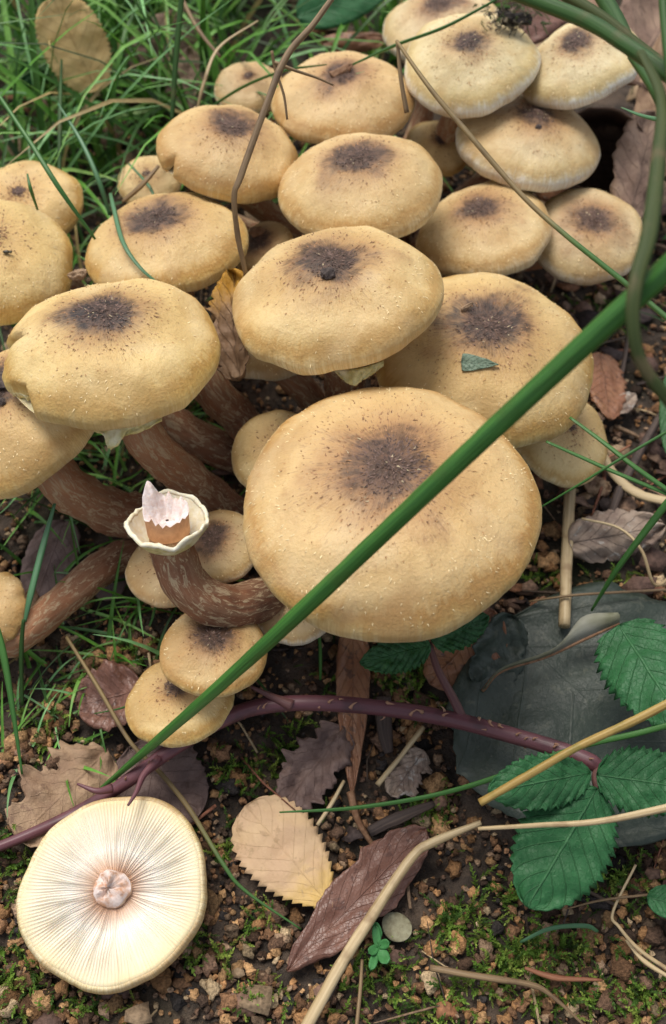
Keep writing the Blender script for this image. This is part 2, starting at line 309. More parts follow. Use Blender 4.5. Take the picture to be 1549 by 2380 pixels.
# ------------------------------------------------------------------ mushrooms
CAPS = {
'A':((0.0129,0.1285,0.0600),0.0347,(-0.030,0.101),0.401),'B':((0.0399,0.1829,0.0467),0.0291,(0.008,0.018),0.432),
'C':((0.0010,0.1858,0.0669),0.0265,(-0.154,0.172),0.439),'D':((-0.0539,0.1691,0.0654),0.0262,(-0.022,0.191),0.447),
'E':((-0.0788,0.1630,0.0487),0.0255,(-0.366,0.112),0.443),'F':((-0.0950,0.2150,0.0515),0.0230,(0.274,0.032),0.379),
'G':((-0.0931,0.2468,0.0410),0.0174,(-0.060,-0.111),0.431),'H':((-0.0473,0.2205,0.0509),0.0234,(-0.130,0.206),0.427),
'I':((-0.0306,0.2531,0.0563),0.0207,(0.224,0.079),0.427),'J':((0.0030,0.2800,0.0543),0.0219,(-0.022,0.046),0.419),
'K':((0.0079,0.2347,0.0592),0.0232,(-0.111,0.104),0.438),'L':((0.0415,0.2844,0.0638),0.0204,(-0.150,-0.096),0.430),
'M':((0.0356,0.3228,0.0511),0.0193,(-0.161,0.107),0.417),'N':((0.0752,0.2850,0.0630),0.0182,(-0.351,0.013),0.452),
'O':((0.0602,0.2683,0.0475),0.0227,(0.100,0.129),0.438),'P':((0.0448,0.2365,0.0413),0.0207,(-0.204,0.150),0.425),
'Q':((0.0771,0.2397,0.0365),0.0177,(-0.015,-0.114),0.440),'R':((-0.0577,0.2633,0.0365),0.0104,(-0.053,-0.192),0.430),
'S':((-0.0275,0.3031,0.0414),0.0122,(-0.007,-0.047),0.428),'T':((-0.0208,0.2343,0.0363),0.0097,(-0.374,-0.119),0.428),
'U':((-0.0187,0.1961,0.0361),0.0144,(0.020,0.246),0.418),'V':((-0.0140,0.1590,0.0363),0.0131,(-0.049,-0.081),0.434),
'W':((0.0636,0.1739,0.0234),0.0152,(0.306,-0.103),0.424),'X1':((-0.0296,0.1344,0.0298),0.0111,(-0.202,0.044),0.427),
'X2':((-0.0426,0.1332,0.0207),0.0118,(-0.041,0.143),0.427),'Y':((-0.0291,0.1072,0.0273),0.0133,(0.066,0.197),0.430),
'Z':((-0.0380,0.0994,0.0151),0.0138,(-0.110,0.247),0.418),'AA':((-0.0096,0.1222,0.0191),0.0108,(0.030,0.197),0.423),
'AB':((-0.0896,0.1205,0.0212),0.0120,(-0.237,-0.068),0.418),'AC':((0.0336,0.2784,0.0375),0.0104,(0.183,-0.223),0.430),}
LUMPY = dict(A=1.0, B=1.2, C=1.7, D=1.3, H=1.5, G=1.6, L=1.6, I=1.2, N=1.5, K=.9, F=1.4, E=1.3, O=1.1, P=1.4)
LABEL = {
'A':'largest mushroom of the tuft, broad flat honey cap with round dark centre',
'B':'wide honey mushroom with a torn green leaf scrap lying on its cap',
'C':'domed mushroom with a dark dirt lump on its cap and torn ring hanging below',
'D':'mushroom with a ragged torn notch in its cap edge and thick leaning brown stem',
'E':'mushroom tucked under the cap with the ragged notch, its brown stem running flat',
'F':'smooth honey mushroom carrying a tiny dark beetle',
'G':'plain honey mushroom half hidden behind the cap with the beetle',
'H':'mushroom with a bent green grass blade lying down its cap, behind the notched cap',
'I':'mushroom with a small nick in its cap edge and a dead stalk leaning across',
'J':'honey mushroom with a curl of brown debris in its dark centre',
'K':'honey mushroom between the cap with curled debris and the cap with the dirt lump',
'L':'pale rimmed mushroom under the mossy debris clump, overlapping three other caps',
'M':'pale mushroom half hidden behind the cap under the mossy debris clump',
'N':'pale mushroom under the thick dark rush stems, next to the mossy debris clump',
'O':'white rimmed mushroom beside the dark hollow of the curled brown leaf',
'P':'flattish mushroom with blackish pitted centre, under the cap beside the dark hollow',
'Q':'small purple brown centred mushroom against the olive stalk, below the curled brown leaf',
'R':'small pale mushroom in the grass behind the cap with the small nick',
'S':'small pale mushroom behind the dead stalk, next to the debris-centred cap',
'T':'small mushroom with reddish dark centre wedged between larger caps',
'U':'small pale mushroom behind the half yellow upright leaf, under the domed cap',
'V':'small mushroom squeezed behind the left flank of the largest cap',
'W':'small mushroom under the cap with the green scrap, crossed by grass blades',
'X1':'small speckled mushroom behind the bent broken stem',
'X2':'small smooth pale mushroom with whitish rim behind the torn ring of the broken stem',
'Y':'small round mushroom with dark scaly centre directly below the broken stem',
'Z':'lowest small mushroom of the tuft, overlapped by the round scaly one',
'AA':'small whitish mushroom peeping out under the largest cap next to the green rush',
'AC':'small brownish mushroom deep in the gap between four larger caps',
'AB':'frilly edged tan mushroom on a long pale brown stem lying over the litter'}
PALE = dict(L=.75, M=.7, N=.85, O=.65, P=.25, Q=.55, W=.2, X1=.35, X2=.35, AA=.5, K=.15, J=.1, C=.1, U=.3, V=.2, R=.25, S=.3)
DARK = dict(A=.17, B=.19, C=.19, D=.17, E=.16, F=.03, G=.04, H=.21, I=.17, J=.14, K=.18, L=.14, M=.15, N=.13, O=.18, P=.17, Q=.20, R=.03, S=.06, T=.26, U=.05, V=.03, W=.04, X1=.22, X2=.03, Y=.22, Z=.15, AA=.04, AB=.03, AC=.10)
CAPV = {}
def frame(tx, ty):
    n = nrm([tx, ty, 1.]); u = nrm(np.cross([0, 1, 0], n)); return u, np.cross(n, u), n
NA = 112
def dome(r, h): return h*np.clip(1-np.clip(r, 0, 1)**2.35, 0, 1)**.67
def cap_mesh(c, R, u, v, n, h, seed, pale, dark, notches=(), frill=0., lumpy=1.):
    tt = np.linspace(0, 1, 32)[1:]; r = 1-(1-tt)**1.8; z = dome(r, h)
    r = np.concatenate([r, [.998, .991, .979, .964, .942, .90, .70, .45, .22]]); z = np.concatenate([z, [-.03, -.062, -.092, -.115, -.123, -.09, -.01, .06, .10]])
    # arclength of the skin, centre to rim
    rs = np.concatenate([[0], r]); zs = np.concatenate([[h], z]); L = np.concatenate([[0], np.cumsum(np.hypot(np.diff(rs), np.diff(zs)))]); S = np.clip(L/L[36], 0, 1)
    th = np.linspace(0, 2*math.pi, NA, endpoint=False); ph = np.random.default_rng(seed).uniform(0, 6.28, 8)
    am = np.random.default_rng(seed+50).uniform(.4, 1.2, 8)
    V = []; s_ = []; pol = []
    for i in range(len(rs)):
        for t in th:
            rr, zz = rs[i], zs[i]
            k = 1+lumpy*(.018*am[0]*math.cos(2*t+ph[0])+.015*am[1]*math.cos(3*t+ph[1])+.009*am[2]*math.cos(5*t+ph[2])+.004*math.cos(9*t+ph[3]))*min(1, rr*1.3)
            if rr > .8: k += (.006*pn(t*7/1.0, seed, 0)+.004*pn(t*19, seed, 5)+frill*(.05*pn(math.cos(t)*5, math.sin(t)*5, seed)+.03*pn(math.cos(t)*14, math.sin(t)*14, seed)))*(rr-.8)*5
            zz += lumpy*(.014*am[3]*math.cos(2*t+ph[4])+.012*am[4]*math.cos(3*t+ph[5]))*rr*rr
            zz += h*(.035*math.exp(-(rr/.1)**2)-.045*am[5]*math.exp(-((rr-.2)/.12)**2))
            x, y = rr*k*math.cos(t), rr*k*math.sin(t)
            zz += .040*lumpy*pn(x*2.6, y*2.6, seed*3.1)+.010*pn(x*7, y*7, seed*1.7)
            if frill and rr > .7: zz += frill*.12*(rr-.7)/.3*pn(math.cos(t)*4, math.sin(t)*4, seed+9)
            for a0, wd, dp in notches:
                dt = (t-a0+math.pi) % (2*math.pi)-math.pi
                g = max(0., 1-abs(dt/wd)**1.5)
                if g > 0:
                    lim = 1-dp*g*(1+.7*pn(t*26, seed, 2)+.5*pn(t*60, seed, 4))
                    if rr > lim: f = lim/max(rr, 1e-6); x *= f; y *= f; zz = min(zz, dome(np.array(lim), h)*1.0) if i <= 31 else max(zz, dome(np.array(lim), h)-.16)
            V.append(c+R*(x*u+y*v+zz*n)); s_.append(S[i]); pol.append((math.cos(t)*11, math.sin(t)*11, rr*7))
    m = len(rs)
    F = [[i*NA+j, i*NA+(j+1) % NA, (i+1)*NA+(j+1) % NA, (i+1)*NA+j] for i in range(m-1) for j in range(NA)]
    F = [f[::-1] for f in F]; F.append([(m-1)*NA+j for j in range(NA)])
    N_ = len(V); return np.array(V), F, dict(skin=np.stack([np.array(s_), np.array(s_)/dark, np.full(N_, pale)], 1), pol=np.array(pol))
def gill_mesh(c, R, u, v, n, h, count=64, sub=3, amp=.03, rows=8, depth0=.0, seed=0, wob=.0, lump=None):
    nA = count*sub; V = []; s_ = []; pol = []; rads = np.concatenate([[.955], np.linspace(.93, .13, rows-1)])
    if lump: ph_ = np.random.default_rng(lump[0]).uniform(0, 6.28, 8); am_ = np.random.default_rng(lump[0]+50).uniform(.4, 1.2, 8)
    for i, rr in enumerate(rads):
        for j in range(nA):
            t = 2*math.pi*j/nA; ph = j % sub; short = (j//sub) % 2
            a = amp*(1. if ph == 0 else (-.55 if ph == sub//2 or sub == 3 else 0.))
            if short and rr < .55: a *= max(0., (rr-.3)/.25)
            e = min(1, (.93-rr)/.25+.12)
            base = -.112+depth0*(1-rr)+.22*(.93-rr)
            tw = t+wob*pn(math.cos(t)*6, math.sin(t)*6, seed+rr*3)*(1-rr); rk = rr
            if i == 0: a = 0; base = -.08
            if lump:      # follow the cap's own unevenness
                rk = rr*(1+lump[1]*(.018*am_[0]*math.cos(2*t+ph_[0])+.015*am_[1]*math.cos(3*t+ph_[1])+.009*am_[2]*math.cos(5*t+ph_[2])+.004*math.cos(9*t+ph_[3]))*min(1, rr*1.3))
                base += lump[1]*(.014*am_[3]*math.cos(2*t+ph_[4])+.012*am_[4]*math.cos(3*t+ph_[5]))*rr*rr+.040*lump[1]*pn(rk*math.cos(t)*2.6, rk*math.sin(t)*2.6, lump[0]*3.1)*rr
            V.append(c+R*(rk*math.cos(tw)*u+rk*math.sin(tw)*v+(base-a*e*(.6+.6*pn(t*9, 0, seed)+.4))*n))
            s_.append((rr-.13)/.84); pol.append((math.cos(t)*40, math.sin(t)*40, rr*6))
    F = [[i*nA+j, i*nA+(j+1) % nA, (i+1)*nA+(j+1) % nA, (i+1)*nA+j] for i in range(rows-1) for j in range(nA)]
    F.append([(rows-1)*nA+j for j in range(nA)]); F = [f[::-1] for f in F]
    return np.array(V), F, dict(s=np.array(s_), pol=np.array(pol))
def fibres(Vc, c, R, u, v, n, h, seed, dark, count, pale):
    """tiny raised fibre scales standing on the cap skin"""
    g = np.random.default_rng(seed+900); V = []; F = []; col = []
    def surf(rr, t):                     # nearest place on the built skin
        tt = 1-(1-min(rr, .9995))**(1/1.8); x = tt*31; i = int(x); f = x-i; j = t/(2*math.pi)*NA; j0 = int(j) % NA; j1 = (j0+1) % NA; fj = j-int(j)
        a = Vc[i*NA+j0]*(1-fj)+Vc[i*NA+j1]*fj; b = Vc[min(i+1, 31)*NA+j0]*(1-fj)+Vc[min(i+1, 31)*NA+j1]*fj
        return a*(1-f)+b*f
    for _ in range(count):
        q = g.random()
        rr = abs(g.normal(0, dark*1.5)) if q < .38 else (g.uniform(.1, .8) if q < .78 else g.uniform(.70, .985))
        if rr > .985: continue
        t = g.uniform(0, 6.283)
        if rr > .68 and pn(math.cos(t)*1.6, math.sin(t)*1.6, seed+rr*3) < g.uniform(-.5, .22): continue
        if .2 < rr < .68 and pn(math.cos(t)*rr*4, math.sin(t)*rr*4, seed) < g.uniform(-.5, .2): continue
        p = surf(rr, t); p2 = surf(min(rr+.03, .999), t); p3 = surf(rr, t+.05)
        rad = nrm(p2-p); tan = nrm(p3-p); nn = nrm(np.cross(rad, tan)); nn = nn if nn@n > -.3 else -nn
        rad = nrm(rad+tan*g.normal(0, .55)); tan = np.cross(nn, rad)
        if rr < dark*1.4: cc = np.array([.085, .053, .042])*g.uniform(.5, 2.2); ln = g.uniform(.6, 1.5); wd = .17
        elif rr < .5: cc = np.array([.25, .135, .066])*g.uniform(.6, 1.6); ln = g.uniform(.6, 1.5); wd = .155
        elif rr < .72: cc = np.array([.30, .17, .07])*g.uniform(.8, 1.5); ln = g.uniform(.5, 1.1); wd = .16
        else: cc = np.array([.74, .59, .33])*g.uniform(.9, 1.12); ln = g.uniform(.6, 1.4); wd = .11
        if rr < .3 and g.random() < .03: cc = np.array([.40, .32, .2])
        ln *= .001*(.75+R*9); wd *= .001*1.2; lift = g.uniform(.25, .9)
        b = len(V); mid = p+rad*ln*.5+nn*ln*.16*lift; tip = p+rad*ln*g.uniform(.8, 1)+nn*ln*.38*lift+tan*ln*g.normal(0, .25)
        V += [p-tan*wd-nn*.0001, p+tan*wd-nn*.0001, mid+tan*wd*.8, mid-tan*wd*.8, tip, mid-nn*ln*.12]; col += [cc]*6
        F += [[b, b+1, b+2, b+3], [b+3, b+2, b+4], [b, b+5, b+1], [b+1, b+5, b+2], [b+5, b+3, b+4], [b+5, b, b+3], [b+2, b+5, b+4]]
    return np.array(V), F, dict(col=np.array(col))
def torn_ring(c, ax, r0, r1, hgt, seed, a0=0, a1=6.283, down=True, nseg=64, droop=None):
    """ragged veil: sheet from radius r0 on the stem flaring to r1"""
    ax = nrm(ax); e = nrm(np.cross(ax, [0.3, 1, 0.1])); f = np.cross(ax, e); V = []; rows = 7; full = a1-a0 > 6.28
    for i in range(rows):
        q = i/(rows-1)
        for j in range(nseg+(0 if full else 1)):
            t = a0+(a1-a0)*j/nseg; w = 1+.22*pn(math.cos(t)*1.6, math.sin(t)*1.6, seed)*q+.06*pn(math.cos(t)*9, math.sin(t)*9, seed)*q*q+.04*pn(math.cos(t)*22, math.sin(t)*22, seed)*q*q
            r = r0+(r1-r0)*q**.8*w; z = hgt*q**1.2*(1+.55*pn(math.cos(t)*1.4, math.sin(t)*1.4, seed+4)+.10*pn(math.cos(t)*8, math.sin(t)*8, seed+2)*q)
            if droop: z += droop(t)*q
            V.append(c+r*(math.cos(t)*e+math.sin(t)*f)+ax*z)
    m = nseg+(0 if full else 1)
    F = [[i*m+j, i*m+(j+1) % m, (i+1)*m+(j+1) % m, (i+1)*m+j] for i in range(rows-1) for j in range(m if full else m-1)]
    return np.array(V), F

STEMS = {   # visible stems, as places along them (pixel, height)
'D': [(335, 1015, .048), (430, 1105, .031), (520, 1180, .014), (590, 1240, .000)],
'E': [(130, 1105, .036), (230, 1175, .022), (330, 1205, .013), (520, 1225, .002)],
'H': [(470, 870, .038), (560, 975, .022), (650, 1090, .004)],
'F': [(200, 830, .036), (400, 985, .019), (500, 1040, .012), (600, 1075, .002)],
'AB': [(20, 1492, .018), (130, 1410, .0155), (260, 1305, .011), (400, 1230, .004)],
'U': [(690, 890, .026), (740, 950, .010), (770, 1000, .000)],
'C': [(800, 860, .040), (800, 1000, .0)],
}
SR = dict(D=.0049, E=.0056, H=.0048, F=.0050, AB=.0040, C=.0052, U=.0038)
order = list(CAPS)
def rim_angle(c, R, u, v, px, py):
    t = np.linspace(0, 2*math.pi, 240, endpoint=False); P = c+R*(np.cos(t)[:, None]*u+np.sin(t)[:, None]*v)
    return t[np.linalg.norm(proj(P)-np.array([px, py]), axis=1).argmin()]
for idx, key in enumerate(order):
    c, R, (tx, ty), h = CAPS[key]; c = np.array(c); u, v, n = frame(tx, ty)
    bb = {'F': (-.07, .20), 'G': (-.075, .235), 'AB': (-.035, .155)}.get(key)
    if bb is None: bb = (.012, .262) if c[1] > .23 else (.004, .165)
    bx, by = np.array(bb)*.6+c[:2]*.4; base = np.array([bx, by, float(gz(bx, by))-.004])
    top = c+n*R*.16; rs = SR.get(key, max(.0026, .175*R))
    if key in STEMS:
        mids = [W(*p) for p in STEMS[key]]; mids[-1][2] = min(mids[-1][2], float(gz(*mids[-1][:2]))-.003)
        pts = [top, c-n*R*.25]+mids; base = mids[-1]
    else:
        p1 = c-n*R*.9; pts = [top, c-n*R*.3, .55*p1+.45*(base+UP*.45*(c[2]-base[2])), base+UP*.25*max(.004, c[2]-base[2]), base]
    path = smooth_path(pts[::-1], 30)
    t = thing('mushroom', LABEL[key], 'mushroom', base, 'mushrooms of the tuft')
    notches = []
    if key == 'D': notches = [(rim_angle(c, R, u, v, 12, 838), .20, .30), (rim_angle(c, R, u, v, 60, 905), .26, .08)]
    if key == 'I': notches = [(rim_angle(c, R, u, v, 380, 402), .13, .10)]
    Vc, Fc, at = cap_mesh(c, R, u, v, n, h, idx+1, PALE.get(key, 0.), DARK[key], notches, frill=.9 if key == 'AB' else .10, lumpy=LUMPY.get(key, 1.2))
    CAPV[key] = Vc
    co = part('cap', Vc, Fc, M['cap'], t, base, attrs=at)
    cnt = int(150+R*R*9.5e5)
    Vf, Ff, af = fibres(Vc, c, R, u, v, n, h, idx, max(.06, DARK[key]), cnt, PALE.get(key, 0))
    so = link('scales', mesh_data('scales', Vf-base, Ff, M['fibre'], False, af), co); so['kind'] = 'stuff'
    Vg, Fg, ag = gill_mesh(c, R, u, v, n, h, 56, 3, .03, 8, seed=idx, lump=(idx+1, LUMPY.get(key, 1.2))); go = part('gills', Vg, Fg, M['gill'], t, base, attrs=ag); go['kind'] = 'stuff'
    rad = rs*(1.18-.25*np.linspace(0, 1, 30)+.12*np.clip((np.linspace(0, 1, 30)-.9)*10, 0, 1))
    Vs, Fs, as_ = tube(path, rad, 18, rough=.16, seed=idx)
    st = part('stem', Vs, Fs, M['stem'], t, base, attrs=as_)
    if key in 'CD':      # torn veil hanging from below the rim, wrapped in front of the stem
        top_, bot_ = {'D': ([(205, 985), (262, 990), (320, 985), (378, 962)], [(222, 1002), (244, 1012), (252, 1040), (272, 1036), (284, 1016), (330, 1002), (376, 978)]),
                      'C': ([(775, 860), (820, 858), (860, 850), (892, 838)], [(786, 868), (800, 884), (812, 892), (826, 896), (842, 884), (868, 868), (890, 850)])}[key]
        q = np.linalg.norm(proj(Vc)-np.array(bot_[2]), axis=1); dref = depth(Vc[q.argmin()])+.0035
        bow = lambda i, m: dref+.004*(2*i/(m-1)-1)**2
        tp = smooth_path([Dp(*p, bow(i, len(top_))+.0006) for i, p in enumerate(top_)], 40); bt = smooth_path([Dp(*p, bow(i, len(bot_))) for i, p in enumerate(bot_)], 40)
        Vr = []
        for r_ in range(6):
            for k_ in range(40): Vr.append(tp[k_]+(bt[k_]-tp[k_])*(r_/5*(1+.12*pn(k_*.9, 3, idx)))+nrm(C0-bt[k_])*.0008*pn(k_*.25, r_*.7, idx))
        Fr = [[r_*40+k_, r_*40+k_+1, (r_+1)*40+k_+1, (r_+1)*40+k_] for r_ in range(5) for k_ in range(39)]
        solidify(link('ring', mesh_data('ring', np.array(Vr)-base, Fr, M['ring']), st), .0006)

def on(key, px, py, off=0.0):        # place on a cap's skin seen at that pixel
    Vc = CAPV[key][:32*NA]; q = np.linalg.norm(proj(Vc)-np.array([px, py]), axis=1); near = np.argsort(q)[:6]
    p = Vc[min(near, key=lambda i: depth(Vc[i])+q[i]*2e-5)]; d = depth(p); P = Dp(px, py, d)
    n = frame(*CAPS[key][2])[2]; return P+n*off

# broken stem with torn top and flaring ring
pts = [W(690, 1330, .006), W(610, 1392, .024), W(520, 1408, .033), W(440, 1365, .040), W(402, 1280, .047), W(390, 1215, .054)]
pts[0][2] = float(gz(*pts[0][:2]))-.003
path = smooth_path(pts, 40); base = path[0]
t = thing('broken_mushroom', 'broken mushroom stem without cap, torn white top and cream cup-shaped ring', 'mushroom', base)
rad = np.linspace(.0058, .0052, 40); rad[-8:] *= np.linspace(1, .82, 8)
Vs, Fs, a = tube(path, rad, 24, rough=.08, seed=31); a['t'] = a['t']*.40
st = part('stem', Vs, Fs, M['stem'], t, base, attrs=a)
ax = nrm(path[-1]-path[-6]); e = nrm(np.cross(ax, [0.3, 1, .1])); f = np.cross(ax, e); tc = path[-1]
V = []; F = []; ns = 40; rows = 7
def toph(q):       # ragged crown: tall splinter at one side, lower front
    return .0030+.0022*max(0, pn(math.cos(q)*1.7+3, math.sin(q)*1.7, 1))+.0028*abs(pn(q*3.1, 7))+.0016*abs(pn(q*9.0, 2))
ta = math.atan2(np.array([-.75, .5, 0])@f, np.array([-.75, .5, 0])@e); tf = math.atan2(np.array([.2, -1., 0])@f, np.array([.2, -1., 0])@e)
def H2(q):
    d = abs((q-ta+math.pi) % (2*math.pi)-math.pi); d2 = abs((q-tf+math.pi) % (2*math.pi)-math.pi)
    return 1.3*toph(q)+.0062*math.exp(-(d/.45)**2)-.0022*math.exp(-(d2/.9)**2)
for i in range(rows):
    for j in range(ns):
        q = 2*math.pi*j/ns; hh = H2(q)
        r, z = [(.0050, -.001), (.0051, hh*.5), (.0053, hh*.97), (.0049, hh), (.0032, hh*.55+.0006*pn(q*4, 1)), (.0018, .0016+.0007*pn(q*3, 5)), (.0004, .0022)][i]
        V.append(tc-ax*.0015+r*(math.cos(q)*e+math.sin(q)*f)+ax*z)
F = [[i*ns+j, i*ns+(j+1) % ns, (i+1)*ns+(j+1) % ns, (i+1)*ns+j] for i in range(rows-1) for j in range(ns)]
part('torn_skin', np.array(V)[:3*ns], F[:2*ns], M['stub_rim'], t, base)
part('torn_flesh', np.array(V)[2*ns:], [[k-2*ns for k in ff] for ff in F[2*ns:]], M['flesh'], t, base)
Vr, Fr = torn_ring(path[-6]-ax*.0004, ax, .0046, .0094, .0056, 77, nseg=72, droop=lambda q: .0012*math.cos(q-ta)+.0009*pn(math.cos(q)*3, math.sin(q)*3, 8))
ro = solidify(part('ring', Vr, Fr, M['ring'], t, base), .0007)
ctr = path[-6]-ax*.0004; Vi = Vr.copy(); Vi = Vi+ax*.0006-(Vi-ctr)*.035
link('ring_inside', mesh_data('ring_inside', Vi-base, Fr, M['ringin']), ro)
rimv = Vr[-72:]
# thick rolled rim of the ring
Vt, Ft, _ = tube(np.vstack([rimv, rimv[:1]])+ax*.0002, .00055, 6, rough=.5, close=False, seed=4); link('rim', mesh_data('rim', Vt-base, Ft, M['ringin']), ro)

# upturned cap showing its gills
c = G(268, 2069, .0100); R = 217*depth(c)/FP; u, v, n = frame(.02, .02); n = -nrm(n+np.array([.03, -.10, 0])); v = nrm(np.cross(n, u)); u = np.cross(v, n)
base = np.array([c[0], c[1], c[2]-.32*R])
t = thing('upturned_mushroom_cap', 'picked mushroom cap lying upside down on the soil showing its cream gills', 'mushroom', base)
Vc, Fc, at = cap_mesh(c, R, u, v, n, .32, 71, .0, .1, frill=.10, lumpy=1.5); part('cap', Vc, Fc, M['cap'], t, base, attrs=at)
Vg, Fg, ag = gill_mesh(c-n*R*.012, R, u, v, n, .42, 150, 6, .020, 24, -.12, seed=3, wob=.10, lump=(71, 1.5)); go = part('gills', Vg, Fg, M['gill_open'], t, base, attrs=ag); go['kind'] = 'stuff'
V = []; ns = 44; prof = [(.0064, -.0022), (.0050, -.0004), (.0044, .0018), (.0042, .0036), (.0035, .0046), (.0022, .0052), (.0010, .0049), (.0002, .0048)]
sk = rt*.0012
for i, (r, z) in enumerate(prof):
    for j in range(ns):
        q = 2*math.pi*j/ns; w = 1+.12*pn(math.cos(q)*1.6, math.sin(q)*1.6, 4)+.035*pn(math.cos(q)*5, math.sin(q)*5, i*.4)
        zz = z*(1+.45*pn(math.cos(q)*1.3+r*200, math.sin(q)*1.3, 3))+(.0011*pn(math.cos(q)*5, math.sin(q)*5, i*.9) if i > 1 else 0)
        V.append(c-n*(zz-.0014)+r*w*(math.cos(q)*u+math.sin(q)*v)-sk*(i/7))
F = [[i*ns+j, i*ns+(j+1) % ns, (i+1)*ns+(j+1) % ns, (i+1)*ns+j] for i in range(len(prof)-1) for j in range(ns)]; F.append([(len(prof)-1)*ns+j for j in range(ns)])
sb = part('stem_stub', V, F[:4*ns], M['stub'], t, base); link('broken_flesh', mesh_data('broken_flesh', np.array(V)[3*ns:]-base+UP*.0002, [[k-3*ns for k in ff] for ff in F[3*ns:]], M['stub_top']), sb)
FOOT = [(c[:2], R*.8)]; LEAFXY = []

# ------------------------------------------------------------------ leaves
def leaf_mesh(P0, P1, normal, half, a=.6, b=.9, nt=0, ts=.0, curl=0., bend=0., pleat=0., npl=8, slope=.3, en=.0, wr=.0, seed=0, nv=13, roll=0., drape=None, nu=None, fold=0.):
    P0 = np.asarray(P0); P1 = np.asarray(P1); X_ = P1-P0; L = np.linalg.norm(X_); X_ = X_/L; N_ = nrm(normal-X_*(normal@X_)); Y_ = np.cross(N_, X_)
    nu = nu or (nt*4+1 if nt else 41); us = np.linspace(0, 1, nu); um = a/(a+b); mx = um**a*(1-um)**b; V = []; uv = []
    vv = np.linspace(-1, 1, nv); vv = np.sign(vv)*np.abs(vv)**.8
    for q in us:
        w = half*max(.02, (max(q, 0)**a*max(1-q, 0)**b)/mx)
        for k in vv:
            ww = w; du = 0.
            if nt and abs(k) > .99:
                f = (q*nt+(.5 if k > 0 else 0)) % 1; ww *= 1+ts*(f-.3)*(1-.5*q); du = 0.
            if en: ww *= 1+en*(pn(q*6, 3*np.sign(k), seed)+.7*pn(q*17, 3*np.sign(k), seed+3)+.5*pn(q*40, 3*np.sign(k), seed+5))*abs(k)
            y = k*ww; z = curl*y*y/half+bend*L*4*q*(1-q)-fold*abs(y)
            z += pleat*math.cos(2*math.pi*(q*npl-abs(k)*slope*npl))*abs(k)**.5*w/half
            z += wr*(pn(q*4, k*2, seed+1)+.5*pn(q*10, k*4, seed+2)); z -= .0004*math.exp(-(k/.1)**2)
            p = P0+X_*(q*L+du)+Y_*y+N_*z
            if drape is not None: p[2] = max(p[2], float(gz(p[0], p[1]))+drape)
            V.append(p); uv.append((q, k, 0))
    F = [[i*nv+j, i*nv+j+1, (i+1)*nv+j+1, (i+1)*nv+j] for i in range(nu-1) for j in range(nv-1)]
    return np.array(V), F, dict(luv=np.array(uv))
def leaf(name, label, P0, P1, half_px, mat, normal=UP, cat='leaf', group=None, petiole=None, thick=.0003, parent=None, org=None, foot=False, **kw):
    P0 = np.asarray(P0); P1 = np.asarray(P1); half = half_px*depth((P0+P1)/2)/FP
    V, F, at = leaf_mesh(P0, P1, np.asarray(normal, float), half, **kw)
    if foot: LEAFXY.append(V[::3, :2])
    if parent is not None: return solidify(part(name, V, F, M[mat], parent, org, attrs=at), thick)
    if petiole is None: return solidify(solo(name, V, F, M[mat], label, cat, group, attrs=at), thick)
    org = V[V[:, 2].argmin()]; t = thing(name, label, cat, org, group); solidify(part('blade', V, F, M[mat], t, org, attrs=at), thick)
    pp = smooth_path([P0+(P1-P0)*.02]+petiole, 10); Vt, Ft, a = tube(pp, .0005, 6); part('petiole', Vt, Ft, M['twigp' if mat != 'yleaf' else 'straw'], t, org, attrs=a); return t

# fallen leaves on the soil in front of the tuft
leaf('yellow_leaf', 'pale yellow toothed birch leaf lying on dark soil', G(772, 2110, .006), G(572, 1872, .005), 94, 'yleaf', (.05, -.1, 1), petiole=[G(772, 2125, .003), G(760, 2150, .001)], a=.80, b=.46, nt=15, ts=.26, curl=-.10, bend=.02, wr=.0012, seed=4, drape=.002, foot=True)
leaf('red_brown_leaf', 'glossy red brown leaf with torn edge under the thick straw stem', G(668, 2258, .003), G(990, 1925, .004), 68, 'redleaf', (0, -.05, 1), a=.8, b=.55, nt=0, curl=.15, bend=.01, en=.25, wr=.0014, seed=9, drape=.0018, foot=True)
leaf('long_brown_leaf', 'long narrow orange brown leaf passing beneath the bramble stem', G(822, 1455, .003), G(818, 1850, .004), 40, 'orange', (0, 0, 1), petiole=None, a=.35, b=.9, curl=.5, en=.05, wr=.0008, seed=2, drape=.002, foot=True, fold=.35)
solo('leaf_stalk', *(lambda q: (q[0], q[1]))(tube(smooth_path([G(815, 1840, .004), G(832, 1905, .003), G(870, 1970, .002)], 14), np.linspace(.0011, .0006, 14), 6)), M['debris'], 'thin red brown leaf stalk curving beside the pale yellow leaf', 'stalk')
leaf('grey_brown_leaf', 'crumpled grey brown leaf on moss beside the long orange brown leaf', G(800, 1690, .004), G(660, 1880, .003), 62, 'mauve', (.1, 0, 1), a=.4, b=.4, en=.55, curl=.25, wr=.003, seed=12, drape=.002, foot=True)
leaf('pale_leaf_scrap', 'small pale tan leaf scrap next to the long orange brown leaf', G(985, 1745, .004), G(910, 1850, .003), 40, 'greyl', (0, 0, 1), a=.4, b=.4, en=.5, wr=.002, seed=13, drape=.002, foot=True)
leaf('mauve_leaf', 'flat mauve brown leaf under the lower end of the green rush', G(300, 1740, .002), G(455, 1905, .003), 105, 'mauve', (0, 0, 1), a=.4, b=.5, nt=12, ts=.12, en=.08, wr=.0015, seed=14, drape=.0018, foot=True)
leaf('tan_leaf', 'large crumbly tan leaf on soil behind the upturned cap', G(250, 1745, .003), G(40, 1950, .003), 92, 'tanl', (.1, -.1, 1), a=.35, b=.4, en=.7, wr=.004, seed=15, drape=.002, foot=True)
